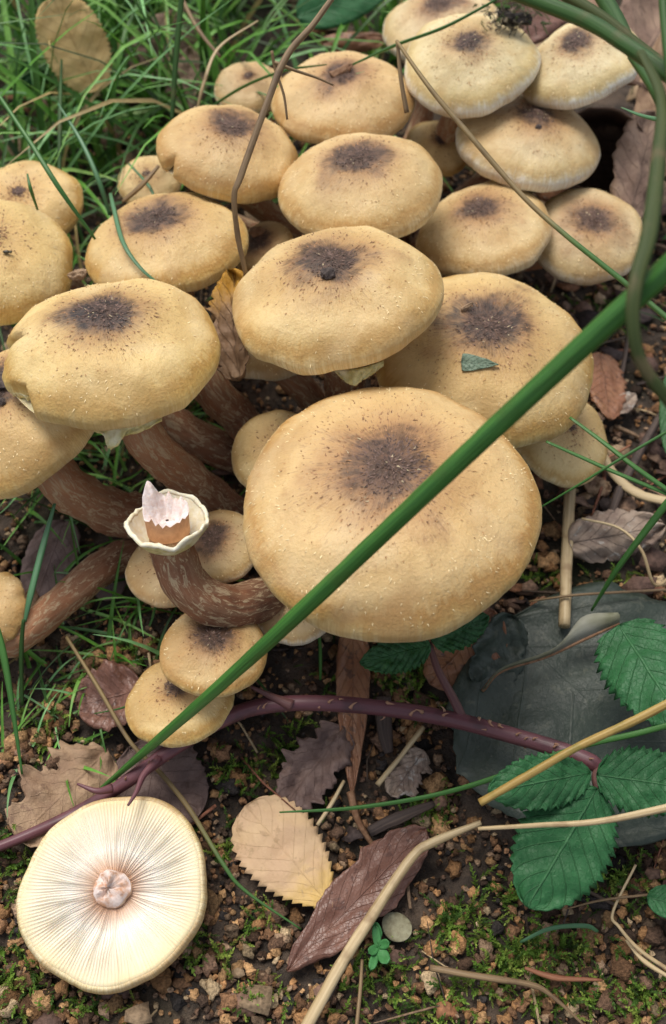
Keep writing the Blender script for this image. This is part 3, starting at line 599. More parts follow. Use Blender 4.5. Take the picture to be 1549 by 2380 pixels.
leaf('dark_red_leaf', 'dark red brown leaf beside the lowest small mushroom', G(330, 1600, .008), G(180, 1640, .003), 78, 'redleaf', (-.1, -.2, 1), a=.45, b=.5, en=.1, curl=.2, wr=.002, seed=16, drape=.002, foot=True)
leaf('orange_brown_leaf', 'orange brown leaf with dark spot under the bramble leaf pair', G(1150, 1420, .010), G(1000, 1590, .004), 85, 'orange', (-.1, -.1, 1), a=.4, b=.5, nt=0, en=.2, curl=-.2, wr=.002, seed=17, drape=.002, foot=True)
leaf('black_leaf', 'blackened wet leaf between orange brown leaf and big grey green leaf', G(1190, 1430, .010), G(1125, 1600, .007), 62, 'black' if 'black' in M else 'darkl', (.3, -.2, 1), a=.4, b=.3, en=.2, curl=.3, wr=.002, seed=18, drape=.002, foot=True)
# big dark leaf with its folded margin
o = thing('big_dark_leaf', 'big dull grey green dead leaf with folded edge under the bramble cane', 'leaf', G(1300, 1650, .003))
org = np.array(o.location); P0, P1 = G(1170, 1450, .005), G(1640, 1900, .008)
V, F, at = leaf_mesh(P0, P1, np.array([0, -.03, 1.]), 325*depth(P0)/FP, a=.45, b=.6, en=.10, curl=.03, wr=.0026, seed=21, nv=21, drape=.003); LEAFXY.append(V[::3, :2])
solidify(part('blade', V, F, M['darkl'], o, org, attrs=at), .0004)
fp = [(1122, 1606, .009), (1165, 1560, .012), (1265, 1528, .013), (1345, 1492, .014), (1440, 1448, .016)]
lo = smooth_path([G(*p) for p in fp], 24); hi = smooth_path([G(p[0]+d[0], p[1]+d[1], p[2]+d[2]) for p, d in zip(fp, [(4, -5, .001), (6, -8, .001), (28, -22, .002), (10, -58, .003), (-4, -24, .002)])], 24)
V = np.vstack([lo, (lo+hi)/2+np.array([0, 0, .0016]), hi]); F = [[r*24+j, r*24+j+1, (r+1)*24+j+1, (r+1)*24+j] for r in range(2) for j in range(23)]
solidify(part('folded_edge', V, F, M['darkflap'], o, org), .0004)
V, F, a = tube(lo, .0005, 6); part('brown_rim', V, F, M['debris'], o, org)
leaf('curled_tan_leaf', 'curled pinkish tan leaf between straw stem and green blade on the litter', G(1322, 1262, .008), G(1545, 1222, .010), 58, 'greyl', (0, -.5, 1), a=.35, b=.5, en=.35, curl=-.5, wr=.003, seed=22, drape=.003, foot=True)
leaf('toothed_brown_leaf', 'toothed orange brown leaf standing behind the small crossed mushroom', G(1395, 820, .006), G(1420, 975, .006), 52, 'orange', (.3, -.7, 1), a=.4, b=.6, nt=9, ts=.35, wr=.001, seed=23)
leaf('grey_leaf_scrap', 'pale grey green leaf scrap on litter beside toothed brown leaf', G(1428, 960, .005), G(1475, 915, .006), 22, 'greyl', (0, -.2, 1), a=.5, b=.5, wr=.001, seed=24)
leaf('rust_leaf', 'rusty leaf piece under the large folded leaf end next to straw stem', G(1250, 1390, .004), G(1300, 1470, .004), 34, 'orange', (0, -.1, 1), a=.4, b=.4, en=.3, wr=.0015, seed=25, drape=.002, foot=True)
leaf('tan_scrap', 'small tan leaf scrap between litter twigs below the small crossed mushroom', G(1360, 1120, .004), G(1420, 1140, .005), 22, 'tanl', (0, -.3, 1), a=.4, b=.4, en=.4, wr=.001, seed=26)
# curled brown leaf with the dark hollow, beside the white rimmed caps
o = thing('curled_brown_leaf', 'large brown leaf curled into a dark hollow beside the olive stalk', 'leaf', W(1440, 480, .02)); org = np.array(o.location)
ns = 56; rows = 12; V = []; uv = []
for i in range(rows):
    q = i/(rows-1); d_ = .333+.044*q
    for j in range(ns):
        a_ = 2*math.pi*j/ns; w = 1+.10*pn(math.cos(a_)*1.5, math.sin(a_)*1.5, 5+q)+.05*pn(math.cos(a_)*6, math.sin(a_)*6, q*3); dd = d_-(1-q)*(.004*math.cos(a_)+.003*pn(math.cos(a_)*4, math.sin(a_)*4, 2))
        V.append(Dp(1398+112*w*math.cos(a_)*(1-.25*q), 350-98*w*math.sin(a_)*(1-.25*q)+10*q, dd)); uv.append((j/ns*1.0, q*2-1, 0))
F = [[i*ns+j, i*ns+(j+1) % ns, (i+1)*ns+(j+1) % ns, (i+1)*ns+j] for i in range(rows-1) for j in range(ns)]; F.append([(rows-1)*ns+j for j in range(ns)])
solidify(part('rolled_blade', np.array(V), F, M['brown'], o, org, attrs=dict(luv=np.array(uv))), .0004)
V, F, at = leaf_mesh(Dp(1462, 515, .322), Dp(1520, 262, .331), np.array([.15, -.8, .6]), .0082, a=.45, b=.35, en=.12, curl=-.45, wr=.0022, seed=31); solidify(part('curled_flap', V, F, M['brown'], o, org, attrs=at), .0004)
leaf('brown_back_leaf', 'broad brown leaf behind the dark rush stems', W(1460, 190, .045), W(1600, -40, .05), 110, 'brown', (-.2, -.8, .6), a=.4, b=.5, en=.15, wr=.003, curl=.2, seed=32)
leaf('pale_back_leaf', 'pale pinkish brown leaf upright behind the dark rush stems', W(1520, 420, .03), W(1560, 60, .055), 60, 'tanl', (-.5, -.7, .5), a=.4, b=.5, en=.1, wr=.002, curl=.2, seed=33)
leaf('dark_back_leaf', 'dark brown leaf lying behind the mossy debris clump', W(1190, 90, .05), W(1330, -30, .05), 55, 'redleaf', (0, -.6, .8), a=.4, b=.5, en=.2, wr=.002, seed=34)
# back left, in the grass
leaf('tan_yellow_leaf', 'yellow tan toothed leaf standing in the green grass', W(225, 212, .036), W(122, -6, .062), 76, 'yleaf2', (0.1, -.85, .55), a=.45, b=.4, nt=20, ts=.12, wr=.001, seed=40)
leaf('brown_grass_leaf', 'blurred brown leaf lying among grass beside the tan yellow leaf', W(310, 170, .012), W(470, 40, .022), 70, 'brown', (0, -.7, .7), a=.4, b=.5, en=.1, wr=.002, seed=41)
leaf('pinkish_grass_leaf', 'pinkish brown leaf in grass behind the nicked cap', W(430, 260, .014), W(440, 110, .026), 48, 'brown', (.1, -.8, .6), a=.5, b=.7, en=.1, wr=.002, seed=42)
leaf('orange_back_leaf', 'bright orange brown leaf behind the debris-centred cap', W(745, 98, .030), W(900, 92, .032), 24, 'orange', (0, -.6, .8), a=.5, b=.5, wr=.001, curl=-.5, seed=43)
leaf('grey_brown_grass_leaf', 'grey brown leaf deep in the grass beneath tan yellow leaf', W(15, 150, .006), W(110, 20, .012), 50, 'mauve', (0, -.6, .8), a=.4, b=.5, en=.15, wr=.002, seed=44)
leaf('pink_litter_leaf', 'pinkish leaf under the flat brown stem of the tucked mushroom', W(150, 1210, .004), W(80, 1400, .003), 62, 'mauve', (0, 0, 1), a=.4, b=.5, en=.1, wr=.001, seed=45, drape=.002, foot=True)
leaf('pink_litter_leaf', 'small pinkish leaf beneath the long pale brown lying stem', W(250, 1330, .003), W(265, 1400, .003), 40, 'mauve', (0, 0, 1), a=.4, b=.5, en=.1, wr=.001, seed=46, drape=.002, foot=True)
leaf('small_yellow_leaf', 'small bright yellow leaf between frilly cap and lying stem', W(75, 1370, .008), W(65, 1440, .007), 24, 'duo', (0, -.4, 1), a=.4, b=.2, wr=.0006, seed=47)
# leaf wedged between the caps
leaf('half_yellow_leaf', 'upright curled brown leaf with yellow top wedged between the mushroom caps', Dp(550, 882, .272), Dp(538, 632, .281), 50, 'duo', (-.25, -.8, .35), a=.35, b=.30, nt=11, ts=.30, curl=.5, en=.22, wr=.0034, seed=50)
# scraps on caps
P = on('B', 1072, 845, .0006); P2 = on('B', 1158, 853, .0010)
leaf('green_leaf_scrap', 'torn triangular grey green leaf scrap lying on a mushroom cap', P, P2, 22, 'scrap', frame(*CAPS['B'][2])[2]+np.array([0, -.3, 0]), a=.12, b=.9, wr=.0004, seed=51, thick=.0002)
def lump(name, label, cat, P, r, mat, seed, sq=(1, 1, .7), axis_=UP):
    import bmesh
    bm = bmesh.new(); bmesh.ops.create_icosphere(bm, subdivisions=3, radius=1)
    for w in bm.verts: w.co *= 1+.35*mnoise.noise(w.co*1.6+Vector((seed, 0, 0)))+.25*mnoise.noise(w.co*4+Vector((seed, 3, 0)))
    V = np.array([w.co[:] for w in bm.verts])*np.array(sq)*r; F = [[x.index for x in f.verts] for f in bm.faces]; bm.free()
    return solo(name, V+P, F, M[mat], label, cat, smooth=False)
lump('dirt_lump', 'dark crumb of dirt stuck on the domed mushroom cap', 'dirt', on('C', 762, 638, .0004), .0019, 'dirt', 3, (1, .8, .5))
lump('dirt_crumb', 'black dirt crumb on the white rimmed cap', 'dirt', on('O', 1252, 296, .0002), .0009, 'dirt', 5)
lump('dirt_crumb', 'reddish brown crumb in the centre of the small wedged mushroom', 'dirt', on('T', 600, 540, .0005), .0022, 'debris', 6, (1.2, .8, .5))
lump('dirt_crumb', 'dark dirt scab on the flat cap tucked under the notched cap', 'dirt', on('E', 20, 885, .0003), .0030, 'dirt', 7, (1.2, 1, .35))
lump('dirt_crumb', 'tiny black dirt speck below the scab on the tucked cap', 'dirt', on('E', 6, 935, .0003), .0009, 'dirt', 8)
leaf('debris_curl', 'curled brown scrap in the dark centre of a mushroom cap', on('J', 770, 178, .0008), on('J', 822, 160, .0016), 16, 'debris', (0, -.4, 1), cat='debris', a=.4, b=.8, curl=-1.2, wr=.0006, seed=52)
leaf('debris_curl', 'tiny tan curl of debris above the green scrap on the cap', on('B', 1072, 722, .0004), on('B', 1098, 712, .0014), 6, 'tanl', (0, -.4, 1), cat='debris', a=.4, b=.8, curl=-1.2, wr=.0004, seed=53, thick=.0002)
leaf('veil_scrap', 'small curled cream veil scrap between beetle cap and grass-crossed cap', W(158, 640, .055), W(200, 632, .057), 13, 'tanl', (0, -.5, 1), cat='debris', a=.4, b=.4, curl=-.8, wr=.0008, seed=54)
# beetle
P = on('F', 15, 588, .0004); t = thing('beetle', 'tiny dark beetle sitting on a smooth mushroom cap', 'beetle', P)
import bmesh
def ell(name, P, s, parent, org, mat):
    bm = bmesh.new(); bmesh.ops.create_uvsphere(bm, u_segments=14, v_segments=8, radius=1); V = np.array([w.co[:] for w in bm.verts])*np.array(s)+P; F = [[x.index for x in f.verts] for f in bm.faces]; bm.free()
    return part(name, V, F, M[mat], parent, org)
ell('abdomen', P, (.0010, .0005, .0005), t, P, 'beetle'); ell('head', P+np.array([.0012, 0, 0]), (.0004, .0004, .00035), t, P, 'beetle')
for sx in (-1, 0, 1):
    for sy in (-1, 1):
        V, F, a = tube(np.array([P+np.array([sx*.0004, sy*.0003, 0]), P+np.array([sx*.0007, sy*.0009, -.0003])]), .00007, 5); part('leg', V, F, M['beetle'], t, P)
# grey seed disc
P0, P1 = G(895, 2130, .003), G(952, 2178, .003); leaf('seed_husk', 'round flat grey seed husk beside the thick straw stem', P0, P1, 30, 'seed', UP, cat='seed', a=.5, b=.5, curl=-.3, thick=.0009)
# ------------------------------------------------------------------ stems, straws and blades that stand out
def stalk(name, label, cat, P, wpx, mat, sides=10, n=40, flat=1., group=None, rough=0.04, ridges=0, seed=0):
    path = smooth_path(P, n); wp = np.interp(np.linspace(0, 1, n), np.linspace(0, 1, len(wpx)), wpx)
    rad = np.array([w*depth(p)/FP/2 for w, p in zip(wp, path)])
    V, F, a = tube(path, rad, sides, flat=flat, rough=rough, ridges=ridges, fr=None if flat == 1 else rt, seed=seed)
    return solo(name, V, F, M[mat], label, cat, group, attrs=a)
stalk('green_rush', 'thick glossy green rush stem slanting across the mushrooms', 'rush', [G(225, 1842, .0)+(Dp(1700, 508, .158)-G(225, 1842, .0))*q+np.array([.0011, -.0006, .0009])*math.sin(q*5.2) for q in np.linspace(0, 1, 9)], [8, 22, 30, 38, 42, 47, 54, 60], 'rush', 20, 70, ridges=5, rough=.05)
stalk('olive_stalk', 'bent olive stalk hanging in front of the green rush end', 'stalk', [Dp(1490, 120, .190), Dp(1538, 230, .184), Dp(1530, 380, .174), Dp(1510, 540, .166), Dp(1480, 650, .163), Dp(1472, 750, .163), Dp(1495, 850, .165), Dp(1580, 960, .168)], [20, 28, 36, 40, 36, 32, 29, 32], 'olive', 14, 60, flat=.6)
stalk('rush_stem', 'thickest dark green rush stem over the pale mushroom', 'rush', [Dp(1190, -20, .215), Dp(1362, 48, .205), Dp(1460, 108, .198), Dp(1600, 205, .19)], [36, 37, 37, 40], 'rush2', 14, 30, ridges=4, group='dark rush stems')
stalk('rush_stem', 'dark rush stem with brownish edge behind the thickest one', 'rush', [Dp(1300, -20, .222), Dp(1400, 40, .216), Dp(1500, 118, .212), Dp(1600, 190, .208)], [28, 27, 26, 26], 'olive', 12, 30, ridges=4, group='dark rush stems')
stalk('rush_stem', 'short dark green rush running steeply into the crossing rush stems', 'rush', [Dp(1395, -20, .235), Dp(1430, 40, .228), Dp(1462, 95, .222)], [40, 38, 28], 'rush2', 12, 20, ridges=4, group='dark rush stems')
stalk('rush_stem', 'dark green rush standing upright at the brown back leaves', 'rush', [Dp(1540, -20, .19), Dp(1550, 100, .186), Dp(1572, 300, .18)], [22, 22, 22], 'rush2', 10, 20, group='dark rush stems')
stalk('rush_stem', 'thin dark rush bending down below the thickest rush stem', 'rush', [Dp(1468, 130, .212), Dp(1510, 190, .205), Dp(1548, 262, .198)], [20, 24, 26], 'rush2', 10, 20, group='dark rush stems')
stalk('dead_stalk', 'tall kinked dead brown grass stalk leaning over two caps', 'stalk', [Dp(790, -30, .262), Dp(730, 55, .260), Dp(664, 135, .258), Dp(610, 270, .256), Dp(560, 410, .256), Dp(545, 455, .257), Dp(552, 540, .262), Dp(572, 640, .268)], [12, 14, 17, 17, 16, 14, 13, 11], 'stalk', 8, 60, rough=.15)
stalk('thin_stalk', 'long thin brown stalk turning green, crossing the pale caps', 'stalk', [Dp(922, 95, .275), Dp(1000, 205, .27), Dp(1080, 300, .267), Dp(1210, 450, .262), Dp(1310, 542, .256), Dp(1450, 655, .235), Dp(1600, 780, .222)], [8, 11, 13, 12, 12, 13, 14], 'half', 8, 60)
stalk('stalk_piece', 'short broken brown stalk end hanging from the thin stalk tip', 'stalk', [Dp(924, 95, .276), Dp(932, 180, .278), Dp(946, 262, .281)], [9, 10, 12], 'stalk', 8, 16)
stalk('thin_twig', 'thin dead twig hooked over the dead stalk beside the debris-centred cap', 'twig', [Dp(632, 118, .262), Dp(640, 160, .264), Dp(660, 220, .266), Dp(668, 278, .268)], [8, 7, 6, 5], 'stalk', 6, 16)
stalk('thin_twig', 'thin crooked dead twig reaching toward the curled debris on the cap', 'twig', [Dp(638, 145, .262), Dp(690, 165, .263), Dp(735, 180, .264), Dp(775, 198, .266)], [9, 7, 6, 4], 'stalk', 6, 16)
stalk('dry_straw', 'thick pale kinked straw stem lying across the red brown leaf', 'straw', [G(700, 2410, .010), G(800, 2230, .010), G(890, 2090, .010), G(960, 1990, .010), G(1005, 1958, .011), G(1118, 1912, .012)], [29, 28, 26, 23, 22, 13], 'straw', 12, 50, rough=.10)
stalk('straw', 'pale straw laid over the lower bramble leaflet', 'straw', [W(1620, 1862, .040), W(1400, 1908, .039), W(1250, 1918, .036), W(1112, 1926, .032)], [20, 15, 12, 9], 'straw', 10, 30)
stalk('yellowing_stalk', 'yellow brown broken stalk over the upper bramble leaflet', 'stalk', [W(1620, 1600, .050), W(1480, 1672, .047), W(1340, 1738, .044), W(1220, 1806, .041), W(1116, 1866, .037)], [20, 21, 19, 20, 19], 'yellowing', 10, 40, rough=.10)
stalk('grass_blade', 'long fine green blade arching under the yellowing stalk across the soil', 'grass blade', [W(1620, 1668, .040), W(1480, 1705, .038), W(1340, 1738, .036), W(1150, 1808, .026), W(1000, 1850, .018), W(820, 1878, .012), W(650, 1888, .009)], [14, 15, 14, 13, 11, 10, 4], 'blade', 8, 50, flat=.5)
stalk('dry_straw', 'upright pale straw stem behind the curled pinkish tan leaf', 'straw', [G(1326, 1120, .006), G(1320, 1250, .007), G(1312, 1455, .010)], [26, 27, 28], 'straw', 10, 24, rough=.08)
stalk('straw_piece', 'bent flattened pale straw beside the small crossed mushroom', 'straw', [G(1398, 1045, .008), G(1430, 1105, .007), G(1490, 1150, .007), G(1580, 1170, .007)], [18, 24, 26, 22], 'straw', 8, 24, flat=.4, rough=.15)
stalk('grass_blade', 'stiff green blade coming from under the green-scrap cap, upper of two', 'grass blade', [Dp(1325, 970, .266), Dp(1400, 1026, .262), Dp(1480, 1088, .258), Dp(1600, 1172, .254)], [8, 12, 14, 13], 'blade', 8, 24, flat=.5)
stalk('grass_blade', 'stiff green blade coming from under the green-scrap cap, lower of two', 'grass blade', [Dp(1270, 1026, .264), Dp(1350, 1062, .262), Dp(1440, 1102, .259), Dp(1600, 1168, .255)], [7, 10, 11, 11], 'blade', 8, 24, flat=.5)
stalk('grass_blade', 'very thin green blade crossing the two stiff blades', 'grass blade', [Dp(1600, 975, .250), Dp(1450, 1062, .252), Dp(1340, 1130, .256), Dp(1225, 1198, .262)], [8, 7, 6, 3], 'blade', 6, 24, flat=.5)
stalk('grass_blade', 'green blade leaning over the curled pinkish tan leaf', 'grass blade', [Dp(1590, 1120, .262), Dp(1500, 1235, .266), Dp(1430, 1330, .272), Dp(1375, 1420, .280)], [20, 18, 14, 6], 'blade', 8, 24, flat=.5)
stalk('thin_twig', 'thin long pale rootlet over the straw stem and soil', 'twig', [G(1230, 1398, .008), G(1330, 1384, .012), G(1450, 1376, .009), G(1600, 1368, .008)], [5, 7, 7, 7], 'stalk', 6, 20)
stalk('thin_twig', 'kinked thin tan stem in front of the curled pinkish tan leaf', 'twig', [G(1352, 1205, .012), G(1440, 1228, .014), G(1492, 1280, .014), G(1524, 1360, .008), G(1580, 1320, .008)], [6, 7, 8, 8, 10], 'straw', 6, 30)
stalk('dark_twig', 'dark grey twig lying behind the bent flattened straw', 'twig', [G(1400, 1260, .004), G(1450, 1120, .006), G(1545, 950, .007)], [16, 22, 20], 'twig', 8, 20, rough=.25)
stalk('dark_twig', 'dark twig standing behind the toothed brown leaf', 'twig', [G(1440, 900, .004), G(1465, 760, .008)], [12, 10], 'twig', 8, 10, rough=.2)
stalk('needle', 'red brown needle beside the dark grey twig', 'needle', [G(1395, 1075, .006), G(1465, 1035, .008)], [8, 6], 'redbit', 6, 8)
stalk('bark_strip', 'dark bark strip on the soil above the thick straw stem', 'bark', [G(860, 1935, .004), G(930, 1900, .005), G(1010, 1868, .004)], [26, 30, 14], 'twig', 8, 16, flat=.5, rough=.3)
stalk('bark_strip', 'flat grey bark strip lying in the moss beside the long orange brown leaf', 'bark', [G(893, 1620, .003), G(895, 1700, .003), G(905, 1750, .003)], [40, 38, 20], 'twig', 8, 14, flat=.3, rough=.25)
stalk('straw_piece', 'short pale straw behind the pale yellow leaf', 'straw', [G(738, 1918, .006), G(770, 1870, .006), G(800, 1815, .005)], [9, 11, 8], 'straw', 8, 10)
stalk('straw_piece', 'pale broken straw beside the pale tan leaf scrap', 'straw', [G(878, 1825, .003), G(930, 1760, .005), G(985, 1690, .006)], [14, 12, 12], 'straw', 8, 14, rough=.2)
stalk('fallen_twig', 'long brown twig lying across the green moss', 'twig', [G(1000, 2250, .005), G(1130, 2272, .006), G(1240, 2290, .006), G(1290, 2320, .005), G(1360, 2385, .004)], [16, 16, 14, 10, 6], 'stalk', 8, 26, rough=.2)
stalk('fallen_twig', 'short red brown twig on moss beside the long brown twig', 'twig', [G(1220, 2250, .005), G(1290, 2272, .005), G(1400, 2278, .004)], [8, 16, 6], 'redbit', 8, 16, rough=.2)
stalk('fallen_twig', 'thin vertical brown twig by the foot of the thick straw stem', 'twig', [G(842, 2230, .006), G(838, 2300, .005), G(828, 2400, .004)], [8, 10, 10], 'stalk', 6, 14)
stalk('white_straw', 'thin whitish kinked straw on the moss', 'straw', [G(1478, 2010, .006), G(1425, 2120, .007), G(1440, 2155, .008), G(1490, 2210, .007), G(1580, 2270, .006)], [6, 7, 8, 9, 10], 'straw', 8, 30)
stalk('white_straw', 'second paler straw sliver next to the kinked whitish straw', 'straw', [G(1455, 2185, .005), G(1500, 2235, .006), G(1580, 2285, .005)], [6, 14, 10], 'straw', 6, 16, flat=.5)
stalk('thin_twig', 'hair thin twig across the moss above the kinked straw', 'twig', [G(1320, 2112, .006), G(1400, 2092, .008), G(1520, 2078, .007)], [4, 6, 6], 'stalk', 6, 14)
stalk('grass_blade', 'curved bluish blade lying in the moss under the lower leaflet', 'grass blade', [G(1210, 2190, .005), G(1280, 2158, .008), G(1360, 2152, .008), G(1390, 2165, .006)], [8, 14, 14, 8], 'blade_pale', 8, 20, flat=.4)
stalk('grass_blade', 'long thin green stem running past the upturned cap to the yellow leaf', 'grass blade', [G(155, 1480, .012), G(230, 1600, .010), G(300, 1720, .009), G(372, 1795, .009), G(440, 1880, .008), G(520, 2010, .007), G(570, 2070, .006), G(700, 2160, .004)], [8, 10, 10, 11, 12, 10, 8, 4], 'half', 8, 60, flat=.7)
stalk('grass_blade', 'bright green blade bent over the litter beside the frilly cap', 'grass blade', [G(-20, 1420, .030), G(8, 1520, .024), G(30, 1650, .014), G(52, 1800, .004)], [18, 18, 13, 5], 'blade', 8, 30, flat=.4)
stalk('grass_blade', 'bluish green blade hanging down beside the lying brown stem', 'grass blade', [W(128, 1170, .038), W(100, 1270, .034), W(72, 1380, .030), W(58, 1445, .026)], [7, 16, 16, 8], 'blade_pale', 8, 30, flat=.4)
stalk('grass_blade', 'dark blade standing in front of the frilly mushroom stem', 'grass blade', [W(55, 1440, .028), W(50, 1520, .020), W(52, 1640, .008)], [8, 12, 8], 'rush2', 6, 20, flat=.5)
stalk('grass_blade', 'green blade arching over soil towards the lowest small mushroom', 'grass blade', [G(215, 1660, .004), G(300, 1640, .012), G(390, 1590, .012), G(440, 1540, .006)], [4, 8, 9, 5], 'blade', 6, 20, flat=.5)
stalk('grass_blade', 'short upright green blade behind the bramble cane near the rush', 'grass blade', [G(745, 1580, .003), G(745, 1520, .010), G(742, 1470, .016)], [6, 9, 7], 'blade', 6, 12, flat=.5)
stalk('grass_blade', 'bent green blade lying down the cap of a mushroom', 'grass blade', [on('H', 275, 488, .0022)+np.array([-.002, .004, .0]), on('H', 270, 500, .0022), on('H', 290, 575, .0018), on('H', 330, 635, .0018), on('H', 384, 682, .0018)], [8, 11, 11, 9, 6], 'blade_pale', 8, 30, flat=.4)
stalk('grass_blade', 'tall dark green blade rising behind the nicked cap', 'grass blade', [Dp(424, -20, .315), Dp(410, 130, .32), Dp(400, 285, .325)], [13, 14, 10], 'rush2', 8, 24, flat=.6)
stalk('grass_blade', 'long green blade slanting down to the beetle-bearing cap', 'grass blade', [Dp(-30, 180, .285), Dp(70, 330, .28), Dp(140, 440, .278), Dp(222, 556, .285)], [9, 12, 12, 6], 'blade', 8, 30, flat=.5)
stalk('grass_blade', 'short curved blade stuck on the plain cap behind the beetle', 'grass blade', [Dp(64, 404, .285), Dp(72, 440, .284), Dp(88, 488, .290)], [4, 9, 5], 'blade', 6, 12, flat=.5)
stalk('grass_blade', 'dark blade standing upright in front of the tan yellow leaf', 'grass blade', [Dp(144, 138, .34), Dp(140, 260, .33), Dp(138, 480, .325)], [5, 12, 9], 'rush2', 6, 20, flat=.5)
stalk('grass_blade', 'pale curved blade rising beside the small pale mushroom in grass', 'grass blade', [Dp(135, 240, .32), Dp(190, 330, .316), Dp(230, 420, .314), Dp(256, 500, .318)], [4, 11, 12, 8], 'blade_pale', 6, 26, flat=.5)
stalk('thin_stalk', 'pale looping dry blade in front of the small pale back mushroom', 'stalk', [Dp(600, 48, .335), Dp(510, 110, .33), Dp(475, 190, .327), Dp(458, 260, .33)], [4, 8, 9, 6], 'straw', 6, 24, flat=.5)
stalk('thin_stalk', 'short brown dry stem among grass above the nicked cap', 'stalk', [Dp(420, -10, .345), Dp(462, 70, .34), Dp(512, 132, .335)], [10, 11, 8], 'stalk', 6, 16)
stalk('grass_blade', 'thin arching green blade across the small pale back mushroom', 'grass blade', [Dp(460, 270, .33), Dp(560, 205, .318), Dp(660, 165, .31), Dp(760, 150, .315)], [6, 9, 9, 4], 'blade', 6, 24, flat=.5)
stalk('grass_blade', 'thin green blade crossing the pale half hidden cap', 'grass blade', [Dp(820, 150, .31), Dp(920, 105, .305), Dp(1040, 60, .30), Dp(1180, -15, .30)], [5, 9, 9, 6], 'blade', 6, 24, flat=.5)
stalk('grass_blade', 'green blade lying over a smooth small cap beside the dead leaf stalk', 'grass blade', [Dp(300, 380, .322), Dp(345, 430, .314), Dp(362, 465, .312)], [5, 9, 5], 'blade_pale', 6, 12, flat=.5)
stalk('dead_stalk', 'brown bent dry blade lying on the small pale mushroom in grass', 'stalk', [Dp(370, 385, .312), Dp(330, 430, .311), Dp(285, 470, .315)], [8, 14, 10], 'stalk', 6, 14, flat=.5)
stalk('grass_blade', 'green blade tip with whitish end beside the curled brown leaf', 'grass blade', [Dp(1445, 250, .27), Dp(1490, 268, .262), Dp(1540, 280, .255)], [4, 14, 22], 'blade_pale', 6, 14, flat=.5)

# ------------------------------------------------------------------ bramble: cane, prickles, twigs, leaflets
org = G(780, 1640, .010)
br = thing('bramble', 'purple prickly bramble cane trailing below the mushrooms with green leaflets', 'bramble', org)
cp = [G(-60, 1990, .006), G(60, 1943, .004), G(180, 1888, .004), G(290, 1820, .010), (G(400, 1742, .016)), G(520, 1672, .018), G(620, 1640, .018), G(780, 1636, .018), G(1000, 1662, .018), G(1200, 1712, .019), G(1330, 1752, .021), G(1402, 1786, .022)]
path = smooth_path(cp, 90); wpx = np.interp(np.linspace(0, 1, 90), [0, .1, .25, .5, .85, .97, 1], [22, 26, 32, 37, 38, 40, 24]); rad = np.array([w*depth(p)/FP/2 for w, p in zip(wpx, path)])
V, F, a = tube(path, rad, 14, rough=.06, seed=8); part('cane', V, F, M['cane'], br, org, attrs=a)
Vp, Fp, _ = tube(smooth_path([np.zeros(3), np.array([.0003, 0, .0006]), np.array([.0009, 0, .0010])], 5), [.00030, .00022, .00015, .0001, .00002], 5)
pm = mesh_data('prickle', Vp, Fp, M['prickle'])
for k in range(72):
    i = random.randrange(24, 86); T = nrm(path[i+1]-path[i-1]); e = nrm(np.cross(T, UP)); f = np.cross(e, T); q = random.uniform(0, 6.283)
    d = math.cos(q)*e+math.sin(q)*f
    o = link('prickle', pm, br, path[i]+d*rad[i]*.96-org); x = nrm(np.cross(T, d)); mrot = np.stack([T*(1 if random.random() < .8 else -1), x, d], 1)
    from mathutils import Matrix
    o.rotation_euler = Matrix(mrot.tolist()).to_euler(); s = random.uniform(1.0, 2.0); o.scale = (s, s, s)
def twig(P, r, mat='twigp'):
    V, F, a = tube(smooth_path(P, 14), r, 8, rough=.1); part('twig', V, F, M[mat], br, org, attrs=a)
twig([G(1075, 1668, .018), G(1055, 1625, .020), G(1020, 1560, .024), G(998, 1496, .030)], np.linspace(.0013, .0008, 14))
twig([G(680, 1640, .019), G(640, 1622, .020), G(584, 1596, .022)], np.linspace(.0016, .0004, 14))
twig([G(370, 1762, .017), G(335, 1800, .019), G(318, 1840, .021), G(298, 1872, .022)], np.linspace(.0011, .0003, 14), 'cane')
twig([G(260, 1832, .013), G(225, 1838, .014), G(180, 1822, .013)], np.linspace(.0012, .0003, 14), 'cane')
twig([G(1400, 1785, .022), G(1384, 1800, .024), G(1388, 1838, .027)], .0008)
kw = dict(nt=15, ts=.26, pleat=.0007, npl=8, slope=.30, parent=br, org=org, thick=.00035)
leaf('leaflet', '', W(1372, 1796, .030), W(1136, 1842, .034), 62, 'bramble', (0, -.15, 1), a=.55, b=.62, curl=-.10, bend=.05, wr=.0012, seed=60, **kw)
leaf('leaflet', '', W(1388, 1800, .031), W(1640, 1838, .036), 76, 'bramble', (.1, -.25, 1), a=.5, b=.7, curl=-.10, bend=.04, wr=.0012, seed=61, **kw)
leaf('leaflet', '', W(1388, 1832, .030), W(1226, 2108, .022), 108, 'bramble', (.05, -.1, 1), a=.55, b=.62, curl=-.10, bend=.03, wr=.0014, seed=62, **kw)
leaf('leaflet', '', W(1000, 1500, .033), W(838, 1542, .026), 44, 'bramble_dk', (0, -.2, 1), a=.5, b=.7, curl=-.1, wr=.001, seed=63, **kw)
leaf('leaflet', '', W(1004, 1490, .033), W(1136, 1432, .030), 44, 'bramble_dk', (0, -.2, 1), a=.5, b=.7, curl=-.1, wr=.001, seed=64, **kw)
kw.pop('parent'); kw.pop('org')
leaf('bramble_leaf', 'toothed green bramble leaf above the yellowing stalk on the big dark leaf', W(1440, 1452, .030), W(1600, 1700, .038), 98, 'bramble', (-.2, -.2, 1), a=.35, b=.6, curl=-.2, wr=.0015, seed=65, **kw)
leaf('green_leaf', 'smooth small green leaf at the edge of the moss', W(1505, 2085, .010), W(1620, 2110, .014), 38, 'bramble', (0, -.1, 1), a=.5, b=.6, wr=.0005, seed=66)
